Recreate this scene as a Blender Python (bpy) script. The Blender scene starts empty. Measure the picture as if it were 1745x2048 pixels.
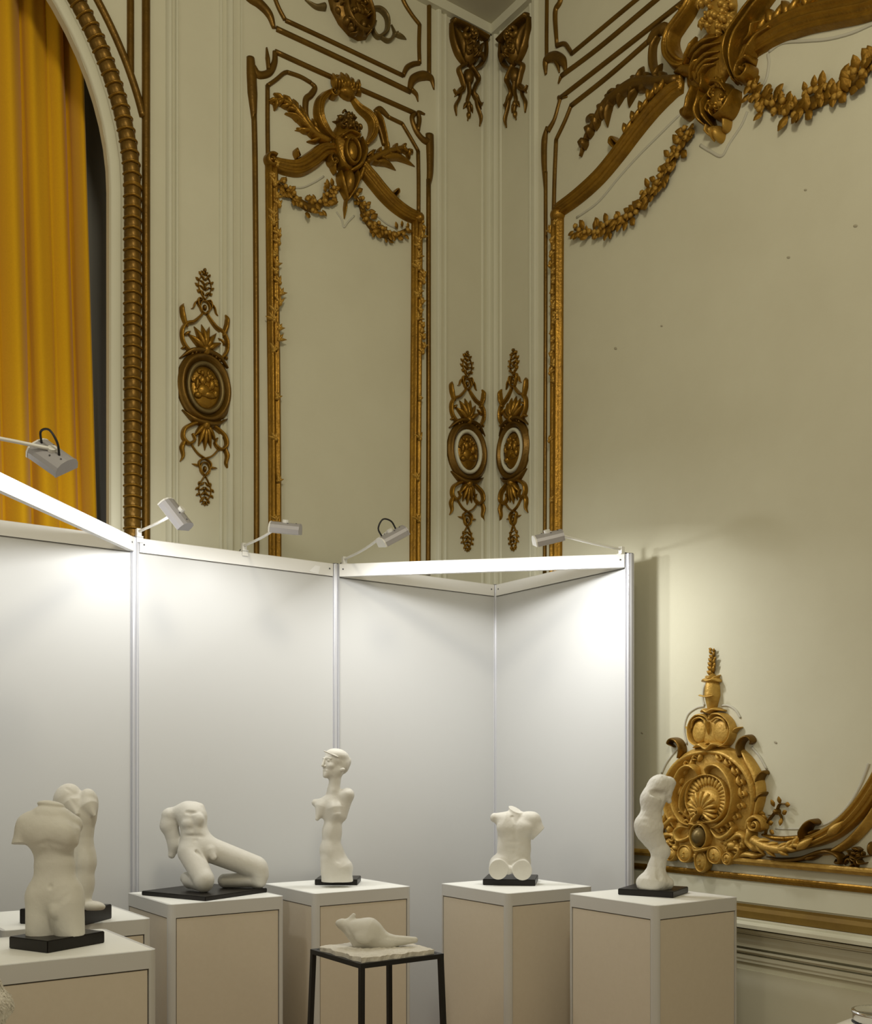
import bpy, bmesh, math, random
import numpy as np
from mathutils import Vector, Matrix

random.seed(7)
scene = bpy.context.scene
COL = scene.collection

# ------------------------------------------------------------------ camera
F, CX, YH, TH, EYE = 2076.0, 872.5, 1540.0, math.radians(35.2167), 1.5
CT, ST = math.cos(TH), math.sin(TH)
cam_data = bpy.data.cameras.new('camera')
cam = bpy.data.objects.new('camera', cam_data)
COL.objects.link(cam)
cam.location = (0, 0, EYE)
cam.rotation_euler = (math.pi / 2, 0, -TH)
cam_data.sensor_fit = 'HORIZONTAL'
cam_data.sensor_width = 36.0
cam_data.lens = F / 1745.0 * 36.0
cam_data.shift_y = (YH - 1024.0) / 1745.0
cam_data.clip_start = 0.05
scene.camera = cam

# ------------------------------------------------------------------ world, added fill lights, exposure
world = bpy.data.worlds.new('hall')
scene.world = world
world.use_nodes = True
world.node_tree.nodes['Background'].inputs[0].default_value = (1.0, 0.91, 0.665, 1)
world.node_tree.nodes['Background'].inputs[1].default_value = 0.36
scene.view_settings.view_transform = 'Standard'
scene.view_settings.look = 'None'
scene.view_settings.gamma = 1.0
scene.view_settings.use_curve_mapping = False
scene.view_settings.exposure = 0.0
LAMP_W = 4.9


def fill_light(name, loc, power, radius, color):
    d = bpy.data.lights.new(name, 'POINT')
    d.energy = power
    d.shadow_soft_size = radius
    d.color = color
    o = bpy.data.objects.new(name, d)
    o.location = loc
    COL.objects.link(o)


fill_light('hall_fill', (0.7, 0.6, 4.9), 190, 0.35, (1.0, 0.90, 0.68))  # unseen fill added high in the hall to brighten the walls
fill_light('hall_fill', (-3.5, 1.2, 3.6), 70, 0.35, (1.0, 0.90, 0.68))  # weaker added fill from the left, no real lamp

# ------------------------------------------------------------------ places
P2 = (3.5236, 4.4286)
P1 = (P2[0] - 1, P2[1])
P0 = (P2[0] - 2, P2[1])
PM = (P2[0] - 3, P2[1])
P3 = (P2[0], P2[1] - 1)
PQ = (PM[0], PM[1] - 1)
YB = P2[1] + 0.2326      # face of the back wall
XR = P2[0] + 0.16        # face of the right wall
TOP = 2.505              # top of the booth
CEIL = 5.73
PED = 0.985


def BW(px, py):
    t = (px - CX) / F
    X = YB * (ST + t * CT) / (CT - t * ST)
    return X, EYE + (YH - py) / F * (X * ST + YB * CT)


def RW(px, py):
    t = (px - CX) / F
    Y = XR * (CT - t * ST) / (ST + t * CT)
    return Y, EYE + (YH - py) / F * (XR * ST + Y * CT)


def HZ(px, py, z):
    d = (EYE - z) * F / (py - YH)
    x = (px - CX) / F * d
    return x * CT + d * ST, -x * ST + d * CT


def CAMXY(px, d):
    x = (px - CX) / F * d
    return x * CT + d * ST, -x * ST + d * CT


def DEPTH(X, Y):
    return X * ST + Y * CT


# ------------------------------------------------------------------ materials
MATS = {}


def mat(name, color, rough=0.5, metal=0.0, noise=None, bump=0.0, bscale=40.0, spec=0.5, sheen=0.0, coat=0.0):
    """noise = (scale, amount, second colour)"""
    m = bpy.data.materials.new(name)
    m.use_nodes = True
    nt = m.node_tree
    b = nt.nodes['Principled BSDF']
    b.inputs['Base Color'].default_value = (*color, 1)
    b.inputs['Roughness'].default_value = rough
    b.inputs['Metallic'].default_value = metal
    b.inputs['Specular IOR Level'].default_value = spec
    b.inputs['Sheen Weight'].default_value = sheen
    b.inputs['Coat Weight'].default_value = coat
    tc = nt.nodes.new('ShaderNodeTexCoord')
    if noise:
        n = nt.nodes.new('ShaderNodeTexNoise')
        n.inputs['Scale'].default_value = noise[0]
        n.inputs['Detail'].default_value = 6
        n.inputs['Roughness'].default_value = 0.6
        r = nt.nodes.new('ShaderNodeValToRGB')
        r.color_ramp.elements[0].position = 0.5 - noise[1]
        r.color_ramp.elements[0].color = (*noise[2], 1)
        r.color_ramp.elements[1].position = 0.5 + noise[1]
        r.color_ramp.elements[1].color = (*color, 1)
        nt.links.new(tc.outputs['Object'], n.inputs['Vector'])
        nt.links.new(n.outputs['Fac'], r.inputs['Fac'])
        nt.links.new(r.outputs['Color'], b.inputs['Base Color'])
    if bump:
        n2 = nt.nodes.new('ShaderNodeTexNoise')
        n2.inputs['Scale'].default_value = bscale
        n2.inputs['Detail'].default_value = 5
        bp = nt.nodes.new('ShaderNodeBump')
        bp.inputs['Strength'].default_value = bump
        bp.inputs['Distance'].default_value = 0.01
        nt.links.new(tc.outputs['Object'], n2.inputs['Vector'])
        nt.links.new(n2.outputs['Fac'], bp.inputs['Height'])
        nt.links.new(bp.outputs['Normal'], b.inputs['Normal'])
    MATS[name] = m
    return m


mat('wall_paint', (0.60, 0.585, 0.455), 0.75, noise=(1.7, 0.24, (0.545, 0.525, 0.40)), bump=0.05, bscale=30)
mat('moulding_paint', (0.61, 0.60, 0.48), 0.65, noise=(3, 0.3, (0.56, 0.55, 0.43)))
mat('gold', (0.33, 0.172, 0.013), 0.34, 0.65, noise=(14, 0.26, (0.17, 0.085, 0.007)), bump=0.25, bscale=70)
mat('gold_dark', (0.20, 0.105, 0.011), 0.38, 0.65, noise=(9, 0.3, (0.10, 0.052, 0.006)), bump=0.15, bscale=60)
mat('gold_pale', (0.46, 0.27, 0.04), 0.42, 0.5, noise=(22, 0.25, (0.40, 0.23, 0.04)), bump=0.3, bscale=80)
mat('gold_band', (0.26, 0.165, 0.03), 0.5, 0.45, noise=(6, 0.3, (0.17, 0.10, 0.02)), bump=0.1)
mat('bronze', (0.22, 0.16, 0.06), 0.42, 0.6, noise=(12, 0.3, (0.12, 0.085, 0.03)), bump=0.15)
mat('grey_line', (0.47, 0.455, 0.375), 0.8)
mat('panel_white', (0.565, 0.572, 0.57), 0.42, noise=(0.8, 0.3, (0.545, 0.552, 0.55)))
mat('gold_leaf', (0.60, 0.385, 0.085), 0.46, 0.40, noise=(20, 0.28, (0.36, 0.20, 0.03)), bump=0.3, bscale=80)
mat('seam', (0.34, 0.33, 0.30), 0.6)
mat('flake', (0.36, 0.33, 0.24), 0.8)
mat('pedestal_panel', (0.64, 0.575, 0.47), 0.6, noise=(60, 0.3, (0.61, 0.545, 0.44)))
mat('pedestal_core', (0.22, 0.20, 0.17), 0.7)
mat('pedestal_frame', (0.60, 0.60, 0.585), 0.42, 0.1)
mat('pedestal_top', (0.88, 0.885, 0.84), 0.4)
mat('rail_white', (0.78, 0.78, 0.76), 0.4)
mat('aluminium', (0.60, 0.61, 0.65), 0.35, 0.3)
mat('groove', (0.10, 0.10, 0.11), 0.6)
mat('plaster', (0.66, 0.645, 0.59), 0.6, noise=(9, 0.3, (0.60, 0.58, 0.52)), bump=0.18, bscale=45)
mat('rough_plaster', (0.68, 0.65, 0.575), 0.75, noise=(14, 0.25, (0.58, 0.545, 0.465)), bump=0.6, bscale=35)
mat('black_stone', (0.008, 0.007, 0.006), 0.38, noise=(30, 0.3, (0.013, 0.010, 0.008)), spec=0.3)
mat('black_metal', (0.010, 0.010, 0.010), 0.45, 0.2)
mat('lamp_grey', (0.42, 0.41, 0.43), 0.45, 0.25)
mat('lamp_white', (0.80, 0.80, 0.77), 0.4)
mat('cable_black', (0.012, 0.012, 0.013), 0.5)
mat('tape_white', (0.88, 0.89, 0.90), 0.35)
mat('clip_grey', (0.22, 0.22, 0.21), 0.5, 0.5)
mat('curtain_cloth', (0.66, 0.36, 0.006), 0.85, noise=(120, 0.3, (0.60, 0.325, 0.005)), bump=0.08, bscale=300, spec=0.2, sheen=0.15)
mat('lining_cloth', (0.20, 0.20, 0.185), 0.9, spec=0.2)
mat('ceiling_paint', (0.50, 0.48, 0.37), 0.8, noise=(2, 0.3, (0.45, 0.43, 0.33)))
mat('chrome', (0.75, 0.75, 0.75), 0.12, 1.0)
mat('porcelain', (0.78, 0.77, 0.72), 0.25)


def floor_material():
    m = bpy.data.materials.new('parquet')
    m.use_nodes = True
    nt = m.node_tree
    b = nt.nodes['Principled BSDF']
    tc = nt.nodes.new('ShaderNodeTexCoord')
    br = nt.nodes.new('ShaderNodeTexBrick')
    br.inputs['Color1'].default_value = (0.30, 0.17, 0.07, 1)
    br.inputs['Color2'].default_value = (0.24, 0.13, 0.05, 1)
    br.inputs['Mortar'].default_value = (0.08, 0.045, 0.02, 1)
    br.inputs['Scale'].default_value = 2.2
    br.inputs['Mortar Size'].default_value = 0.006
    nt.links.new(tc.outputs['Object'], br.inputs['Vector'])
    nt.links.new(br.outputs['Color'], b.inputs['Base Color'])
    b.inputs['Roughness'].default_value = 0.4
    MATS['parquet'] = m


floor_material()


# ------------------------------------------------------------------ object helpers
def tag(o, label=None, cat=None, group=None, kind=None):
    if label:
        o['label'] = label
    if cat:
        o['category'] = cat
    if group:
        o['group'] = group
    if kind:
        o['kind'] = kind
    return o


def thing(name, label, cat, loc=(0, 0, 0), rotz=0.0, group=None):
    o = bpy.data.objects.new(name, None)
    o.empty_display_size = 0.05
    o.location = loc
    o.rotation_euler = (0, 0, rotz)
    COL.objects.link(o)
    return tag(o, label, cat, group)


def link_mesh(name, me, parent=None):
    o = bpy.data.objects.new(name, me)
    COL.objects.link(o)
    if parent:
        o.parent = parent
    return o


def cr(pts, n=6, closed=False):
    """Catmull-Rom through the points"""
    p = [np.array(q, float) for q in pts]
    if len(p) < 3 and not closed:
        return [p[0] + (p[-1] - p[0]) * k / n for k in range(n + 1)]
    if closed:
        q = [p[-1]] + p + [p[0], p[1]]
    else:
        q = [2 * p[0] - p[1]] + p + [2 * p[-1] - p[-2]]
    out = []
    for i in range(1, len(q) - 2):
        a, b, c, d = q[i - 1], q[i], q[i + 1], q[i + 2]
        for k in range(n):
            t = k / n
            out.append(0.5 * ((2 * b) + (-a + c) * t + (2 * a - 5 * b + 4 * c - d) * t * t + (-a + 3 * b - 3 * c + d) * t ** 3))
    if not closed:
        out.append(p[-1])
    return out


class MB:
    """mesh builder; plane 'B' or 'R' puts (a, z, h) coordinates on a wall, None keeps xyz"""

    def __init__(self, plane=None):
        self.v, self.f, self.plane = [], [], plane

    def P(self, a, z, h):
        if self.plane == 'B':
            return (a, YB - h, z)
        if self.plane == 'R':
            return (XR - h, a, z)
        return (a, z, h)

    def face(self, idx):
        self.f.append(tuple(reversed(idx)) if self.plane == 'R' else tuple(idx))

    def build(self, name, material, parent=None, smooth=True, loc=None, auto=None):
        me = bpy.data.meshes.new(name)
        off = Vector((0, 0, 0))
        if parent is not None:
            q = parent
            while q is not None:
                off += Vector(q.location)
                q = q.parent
        if loc is not None:
            off = Vector(loc)
        me.from_pydata([Vector(p) - off for p in self.v], [], self.f)
        me.materials.append(MATS[material])
        if smooth:
            me.polygons.foreach_set('use_smooth', [True] * len(me.polygons))
        if auto:
            me.set_sharp_from_angle(angle=math.radians(auto))
        me.update()
        o = link_mesh(name, me, parent)
        if loc is not None:
            o.location = loc
        return o

    # --- solids in xyz
    def box(self, lo, hi, bev=0.0):
        x0, y0, z0 = lo
        x1, y1, z1 = hi
        b = len(self.v)
        if not bev:
            self.v += [(x0, y0, z0), (x1, y0, z0), (x1, y1, z0), (x0, y1, z0), (x0, y0, z1), (x1, y0, z1), (x1, y1, z1), (x0, y1, z1)]
            self.f += [(b + 3, b + 2, b + 1, b), (b + 4, b + 5, b + 6, b + 7), (b, b + 1, b + 5, b + 4), (b + 1, b + 2, b + 6, b + 5), (b + 2, b + 3, b + 7, b + 6), (b + 3, b, b + 4, b + 7)]
            return self
        bm = bmesh.new()
        bmesh.ops.create_cube(bm, size=1)
        for vv in bm.verts:
            vv.co = Vector(((x0 + x1) / 2 + vv.co.x * (x1 - x0), (y0 + y1) / 2 + vv.co.y * (y1 - y0), (z0 + z1) / 2 + vv.co.z * (z1 - z0)))
        bmesh.ops.bevel(bm, geom=bm.edges[:], offset=bev, segments=2, affect='EDGES', profile=0.5)
        self.from_bm(bm)
        return self

    def from_bm(self, bm):
        b = len(self.v)
        bm.verts.index_update()
        self.v += [tuple(q.co) for q in bm.verts]
        self.f += [tuple(b + q.index for q in fc.verts) for fc in bm.faces]
        bm.free()

    def prism(self, poly, z0, z1):
        """poly = xy list counter-clockwise"""
        b, n = len(self.v), len(poly)
        self.v += [(x, y, z0) for x, y in poly] + [(x, y, z1) for x, y in poly]
        self.f.append(tuple(b + i for i in reversed(range(n))))
        self.f.append(tuple(b + n + i for i in range(n)))
        for i in range(n):
            j = (i + 1) % n
            self.f.append((b + i, b + j, b + n + j, b + n + i))
        return self

    def tube(self, pts, r, n=10, r1=None):
        pts = [Vector(p) for p in pts]
        b = len(self.v)
        m = len(pts)
        up = Vector((0.13, 0.21, 0.97)).normalized()
        for i, p in enumerate(pts):
            t = (pts[min(i + 1, m - 1)] - pts[max(i - 1, 0)]).normalized()
            s = t.cross(up).normalized()
            q = s.cross(t)
            rr = r if r1 is None else r + (r1 - r) * i / (m - 1)
            for k in range(n):
                a = 2 * math.pi * k / n
                self.v.append(tuple(p + s * rr * math.cos(a) + q * rr * math.sin(a)))
        for i in range(m - 1):
            for k in range(n):
                k2 = (k + 1) % n
                self.f.append((b + i * n + k, b + i * n + k2, b + (i + 1) * n + k2, b + (i + 1) * n + k))
        self.f.append(tuple(b + k for k in reversed(range(n))))
        self.f.append(tuple(b + (m - 1) * n + k for k in range(n)))
        return self

    def lathe(self, prof, c=(0, 0), n=40):
        b = len(self.v)
        for r, z in prof:
            for k in range(n):
                a = 2 * math.pi * k / n
                self.v.append((c[0] + r * math.cos(a), c[1] + r * math.sin(a), z))
        for i in range(len(prof) - 1):
            for k in range(n):
                k2 = (k + 1) % n
                self.f.append((b + i * n + k, b + i * n + k2, b + (i + 1) * n + k2, b + (i + 1) * n + k))
        self.f.append(tuple(b + k for k in reversed(range(n))))
        self.f.append(tuple(b + (len(prof) - 1) * n + k for k in range(n)))
        return self

    # --- relief on a wall; pts in wall metres
    def stroke(self, pts, w, h, base=0.0, n=6, m=8, flute=0, closed=False, raw=False, flat=0.0):
        """a rounded ridge along pts; w = width or list of widths (m), h = relief height"""
        sp = [np.array(p, float) for p in pts] if raw else cr(pts, n, closed)
        N = len(sp)
        ws = np.interp(np.linspace(0, 1, N), np.linspace(0, 1, len(w)), w) if isinstance(w, (list, tuple)) else np.full(N, w)
        wm = max(ws)
        b = len(self.v)
        for i, p in enumerate(sp):
            if closed:
                t = sp[(i + 1) % N] - sp[i - 1]
            else:
                t = sp[min(i + 1, N - 1)] - sp[max(i - 1, 0)]
            t = t / (np.linalg.norm(t) + 1e-9)
            nr = np.array([-t[1], t[0]])
            hh = h * (ws[i] / wm) ** 0.75
            for j in range(m + 1):
                a = math.pi * j / m
                k = math.sin(a) ** (1.0 - 0.6 * flat)
                if flute:
                    k *= 0.80 + 0.20 * math.cos(2 * flute * a)
                q = p - nr * (ws[i] / 2 * math.cos(a))
                self.v.append(self.P(q[0], q[1], base + hh * k + 0.0008))
        R = N if closed else N - 1
        for i in range(R):
            i2 = (i + 1) % N
            for j in range(m):
                self.face((b + i * (m + 1) + j, b + i2 * (m + 1) + j, b + i2 * (m + 1) + j + 1, b + i * (m + 1) + j + 1))
        if not closed:
            self.face([b + j for j in range(m + 1)])
            self.face([b + (N - 1) * (m + 1) + j for j in reversed(range(m + 1))])
        return self

    def blob(self, c, rx, ry, h, rot=0.0, base=0.0, n=14, m=5, flat=0.0):
        b = len(self.v)
        ca, sa = math.cos(rot), math.sin(rot)
        for i in range(m):
            t = math.pi / 2 * i / m
            rr, hh = math.cos(t) ** (1 - flat), math.sin(t)
            for k in range(n):
                a = 2 * math.pi * k / n
                x, y = rx * rr * math.cos(a), ry * rr * math.sin(a)
                self.v.append(self.P(c[0] + x * ca - y * sa, c[1] + x * sa + y * ca, base + h * hh + 0.0008))
        self.v.append(self.P(c[0], c[1], base + h))
        for i in range(m - 1):
            for k in range(n):
                k2 = (k + 1) % n
                self.face((b + i * n + k, b + i * n + k2, b + (i + 1) * n + k2, b + (i + 1) * n + k))
        for k in range(n):
            self.face((b + (m - 1) * n + k, b + (m - 1) * n + (k + 1) % n, b + m * n))
        return self

    def ring(self, c, rx, ry, w, h, base=0.0, n=36, flute=0, m=8, rot=0.0):
        ca, sa = math.cos(rot), math.sin(rot)
        pts = []
        for k in range(n):
            a = 2 * math.pi * k / n
            x, y = rx * math.cos(a), ry * math.sin(a)
            pts.append((c[0] + x * ca - y * sa, c[1] + x * sa + y * ca))
        return self.stroke(pts, w, h, base, closed=True, raw=True, flute=flute, m=m)

    def volute(self, c, r, w, h, a0=0.0, turns=1.3, base=0.0, ccw=1):
        pts = []
        N = int(10 * turns) + 4
        for k in range(N):
            t = k / (N - 1)
            rr = r * (1 - 0.82 * t)
            a = a0 + ccw * 2 * math.pi * turns * t
            pts.append((c[0] + rr * math.cos(a), c[1] + rr * math.sin(a)))
        self.stroke(pts, [w, w * 0.9, w * 0.6], h, base, n=2)
        self.blob(c, w * 0.55, w * 0.55, h * 1.1, base=base, n=8, m=4)
        return self

    def leaf(self, a, b, w, h, bend=0.0, base=0.0):
        """one pointed leaf from a to b"""
        a, b = np.array(a, float), np.array(b, float)
        d = b - a
        nr = np.array([-d[1], d[0]])
        mid = (a + b) / 2 + nr * bend
        self.stroke([a, mid, b], [w * 0.35, w, w * 0.75, w * 0.08], h, base, n=4, m=6)
        return self

    def acanthus(self, pts, w, h, lobes=6, side=0.9, base=0.0, both=True, lw=None):
        """curling leaf: a tapering midrib with lobes along it"""
        sp = cr(pts, 8)
        N = len(sp)
        self.stroke(pts, [w * 0.5, w * 0.55, w * 0.4, w * 0.12], h, base)
        for k in range(lobes):
            i = int((0.10 + 0.80 * k / max(1, lobes - 1)) * (N - 1))
            p = sp[i]
            t = sp[min(i + 2, N - 1)] - sp[max(i - 2, 0)]
            t = t / (np.linalg.norm(t) + 1e-9)
            nr = np.array([-t[1], t[0]])
            L = w * side * (1.0 - 0.55 * k / lobes)
            for sgn in ((1, -1) if both else (1,)):
                e = p + t * L * 0.95 + nr * sgn * L * 0.62
                self.stroke([p, p + t * L * 0.45 + nr * sgn * L * 0.40, e], [w * 0.32, w * 0.30, w * 0.06], h * 0.85, base, n=3, m=6)
        return self

    def rocaille(self, c, rx, ry, n, size, h, base=0.0, seed=1):
        rnd = random.Random(seed)
        for k in range(n):
            r = math.sqrt(rnd.random())
            a = rnd.random() * 2 * math.pi
            p = np.array([c[0] + rx * r * math.cos(a), c[1] + ry * r * math.sin(a)])
            t = rnd.random() * 2 * math.pi
            s = size * (0.6 + 0.8 * rnd.random())
            if rnd.random() < 0.4:
                self.blob(p, s * 0.5, s * 0.38, h * (0.6 + 0.6 * rnd.random()), t, base, n=9, m=4)
            else:
                e = p + s * np.array([math.cos(t), math.sin(t)])
                nr = np.array([-math.sin(t), math.cos(t)]) * s * 0.35
                self.stroke([p, (p + e) / 2 + nr, e], [s * 0.3, s * 0.38, s * 0.1], h * (0.6 + 0.7 * rnd.random()), base, n=3, m=6)
        return self


def S(txt):
    return [tuple(float(q) for q in t.split(',')) for t in txt.split()]


class Tr:
    """tracing frame: picture positions on a wall -> wall metres"""

    def __init__(self, plane, ox, oy, sc):
        self.fn = BW if plane == 'B' else RW
        self.plane, self.ox, self.oy, self.sc = plane, ox, oy, sc

    def p(self, x, y):
        return self.fn(self.ox + x / self.sc, self.oy + y / self.sc)

    def __call__(self, txt):
        return [self.p(x, y) for x, y in S(txt)]

    def u(self, x, y):
        """metres per traced unit (vertical) near x, y"""
        return abs(self.p(x, y)[1] - self.p(x, y + 10)[1]) / 10


def wall_thing(name, label, cat, plane, at, group=None):
    q = MB(plane).P(at[0], at[1], 0.0)
    return thing(name, label, cat, q, 0, group)


# ------------------------------------------------------------------ the hall
o = MB().box((-3.0, -2.0, -0.1), (XR + 0.2, YB + 1.0, 0)).build('floor', 'parquet', smooth=False)
tag(o, 'brown wooden parquet floor of the hall', 'floor', kind='structure')
o = MB().prism([(-3.0, YB + 1.0), (-3.0, YB - 1.3), (XR - 1.3, YB - 1.3), (XR - 1.3, -0.6), (XR + 0.2, -0.6), (XR + 0.2, YB + 1.0)], CEIL, CEIL + 0.1).build('ceiling', 'ceiling_paint', smooth=False)
tag(o, 'shaded cream ceiling above the corner of the hall', 'ceiling', kind='structure')

AX, AZ, AR = 0.25, 4.11, 1.24     # arch opening: centre, spring line, radius


def arch_pts(r, x0=None, n=24, half=False):
    a1 = math.pi / 2 if half else math.pi
    return [(AX + r * math.cos(a1 * k / n), AZ + r * math.sin(a1 * k / n)) for k in range(n + 1)]


def wall_back():
    T = 0.04
    bm = bmesh.new()
    xl = -2.6
    outline = [(XR, 0), (XR, CEIL), (xl, CEIL), (xl, 0), (AX - AR, 0)] + list(reversed(arch_pts(AR, n=40))) + [(AX + AR, 0)]
    vs = [bm.verts.new((x, YB, z)) for x, z in outline]
    fc = bm.faces.new(vs)
    r = bmesh.ops.extrude_face_region(bm, geom=[fc])
    for g in r['geom']:
        if isinstance(g, bmesh.types.BMVert):
            g.co.y += T
    bmesh.ops.recalc_face_normals(bm, faces=bm.faces[:])
    bmesh.ops.triangulate(bm, faces=[q for q in bm.faces if len(q.verts) > 4])
    mb = MB()
    mb.from_bm(bm)
    o = mb.build('wall_back', 'wall_paint', smooth=False)
    tag(o, 'cream plaster wall with the arched curtained opening', 'wall', kind='structure')


wall_back()
o = MB().box((XR, -0.6, 0), (XR + 0.2, YB + 0.04, CEIL)).build('wall_right', 'wall_paint', smooth=False)
tag(o, 'cream plaster wall with the large gilded frame', 'wall', kind='structure')

WALL_R = o
for x, y, r in ((1578, 515, .007), (1324, 652, .006), (1232, 697, .009), (1712, 452, .008), (1285, 1466, .006), (1552, 1485, .007), (1612, 380, .006)):
    mb = MB('R')
    mb.blob(RW(x, y), r * 1.4, r * 0.7, 0.0025, 0.5, n=8, m=3)
    mb.build('plaster_flake', 'flake', WALL_R)

TRIM = [0]


def trim(mb, material, label, smooth=False, auto=None):
    TRIM[0] += 1
    o = mb.build('trim_%d' % TRIM[0], material, smooth=smooth, auto=auto)
    return tag(o, label, 'moulding', kind='structure')


# cornice under the ceiling, both walls
mb = MB()
mb.prism([(XR - 0.03, YB), (-2.6, YB), (-2.6, YB - 0.035), (XR - 0.035, YB - 0.035)], CEIL - 0.055, CEIL)
trim(mb, 'moulding_paint', 'plain cornice strip along the top of the curtained wall')
mb = MB()
mb.prism([(XR, YB), (XR - 0.035, YB - 0.035), (XR - 0.035, -0.5), (XR, -0.5)], CEIL - 0.055, CEIL)
trim(mb, 'moulding_paint', 'plain cornice strip along the top of the framed wall')


# upright cream pilaster mouldings, from picture columns
def upright(plane, x0, x1, h, label, y0=1200, z1=CEIL - 0.055, z0=0.9):
    fn = BW if plane == 'B' else RW
    a0, a1 = fn(x0, 700)[0], fn(x1, 700)[0]
    a0, a1 = min(a0, a1), max(a0, a1)
    mb = MB(plane)
    bev = min(0.010, (a1 - a0) * 0.3)
    prof = [(a0, 0), (a0 + bev * 0.4, h * 0.6), (a0 + bev, h), (a1 - bev, h), (a1 - bev * 0.4, h * 0.6), (a1, 0)]
    b = len(mb.v)
    for z in (z0, z1):
        mb.v += [mb.P(a, z, hh) for a, hh in prof]
    n = len(prof)
    for i in range(n - 1):
        mb.face((b + i, b + i + 1, b + n + i + 1, b + n + i))
    mb.face([b + n + i for i in range(n)])
    mb.face([b + i for i in reversed(range(n))])
    return trim(mb, 'moulding_paint', label)


upright('B', 331, 344, 0.022, 'left outer upright strip of the pilaster beside the arch')
upright('B', 350, 357, 0.012, 'left inner bead of the pilaster beside the arch')
upright('B', 438, 445, 0.012, 'right inner bead of the pilaster beside the arch')
upright('B', 453, 466, 0.022, 'right outer upright strip of the pilaster beside the arch')
upright('B', 480, 484, 0.010, 'thin bead next to the tall narrow gilded panel')
upright('B', 872, 882, 0.020, 'upright strip between narrow panel and corner pilaster')
upright('B', 888, 894, 0.010, 'left bead of the corner pilaster on the curtained wall')
upright('B', 963, 969, 0.007, 'right bead of the corner pilaster on the curtained wall')
upright('B', 974, 984, 0.020, 'corner strip on the curtained wall')
upright('R', 987, 996, 0.020, 'corner strip on the framed wall')
upright('R', 999, 1004, 0.007, 'left bead of the corner pilaster on the framed wall')
upright('R', 1058, 1064, 0.007, 'right bead of the corner pilaster on the framed wall')
upright('R', 1067, 1077, 0.020, 'upright strip between corner pilaster and large frame')

# arch surround (cream band round the opening)
mb = MB('B')
path = [(AX + AR + 0.028, 0.6 + k * 0.35) for k in range(10)] + arch_pts(AR + 0.028, n=30)
path[9] = (AX + AR + 0.028, AZ - 0.02)
mb.stroke(path, 0.052, 0.016, raw=True, flat=1.0, m=8)
trim(mb, 'moulding_paint', 'smooth cream band framing the arched opening', smooth=True)


# dado on the right wall: horizontal runs
def run(z0, z1, h0, h1, material, label, ya=1.2, yb=YB, lip=0.0):
    """profile bar; h0 bottom depth, h1 top depth"""
    mb = MB()
    prof = [(0, z0), (h0, z0), (h0 + lip, z0 + (z1 - z0) * 0.25), (max(h0, h1) + lip, (z0 + z1) / 2), (h1 + lip, z1 - (z1 - z0) * 0.2), (h1, z1), (0, z1)]
    b = len(mb.v)
    n = len(prof)
    for y in (ya, yb):
        mb.v += [(XR - h, y, z) for h, z in prof]
    for i in range(n - 1):
        mb.f.append((b + i, b + n + i, b + n + i + 1, b + i + 1))
    mb.f.append(tuple(b + i for i in range(n)))
    mb.f.append(tuple(b + n + i for i in reversed(range(n))))
    return trim(mb, material, label, smooth=False)


run(1.092, 1.122, 0.022, 0.030, 'gold_leaf', 'gilded bar under the shell cartouche', lip=0.006)
run(1.024, 1.052, 0.012, 0.016, 'gold', 'narrow gilded fillet below the gilded bar', lip=0.004)
run(0.930, 1.024, 0.006, 0.006, 'moulding_paint', 'plain cream frieze of the dado')
run(0.864, 0.922, 0.014, 0.008, 'gold_band', 'dull brown gilded band of the dado')
run(0.832, 0.862, 0.085, 0.055, 'moulding_paint', 'projecting cream dado rail')
run(0.800, 0.822, 0.045, 0.060, 'moulding_paint', 'cream step under the dado rail')
run(0.742, 0.796, 0.030, 0.034, 'moulding_paint', 'broad cream fascia of the dado')
run(0.712, 0.730, 0.016, 0.026, 'moulding_paint', 'small cream bead under the dado fascia')
run(0.672, 0.705, 0.010, 0.014, 'moulding_paint', 'lowest cream band of the dado')
run(0.0, 0.640, 0.012, 0.012, 'wall_paint', 'plain wall base below the dado', lip=0.0)


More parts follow.
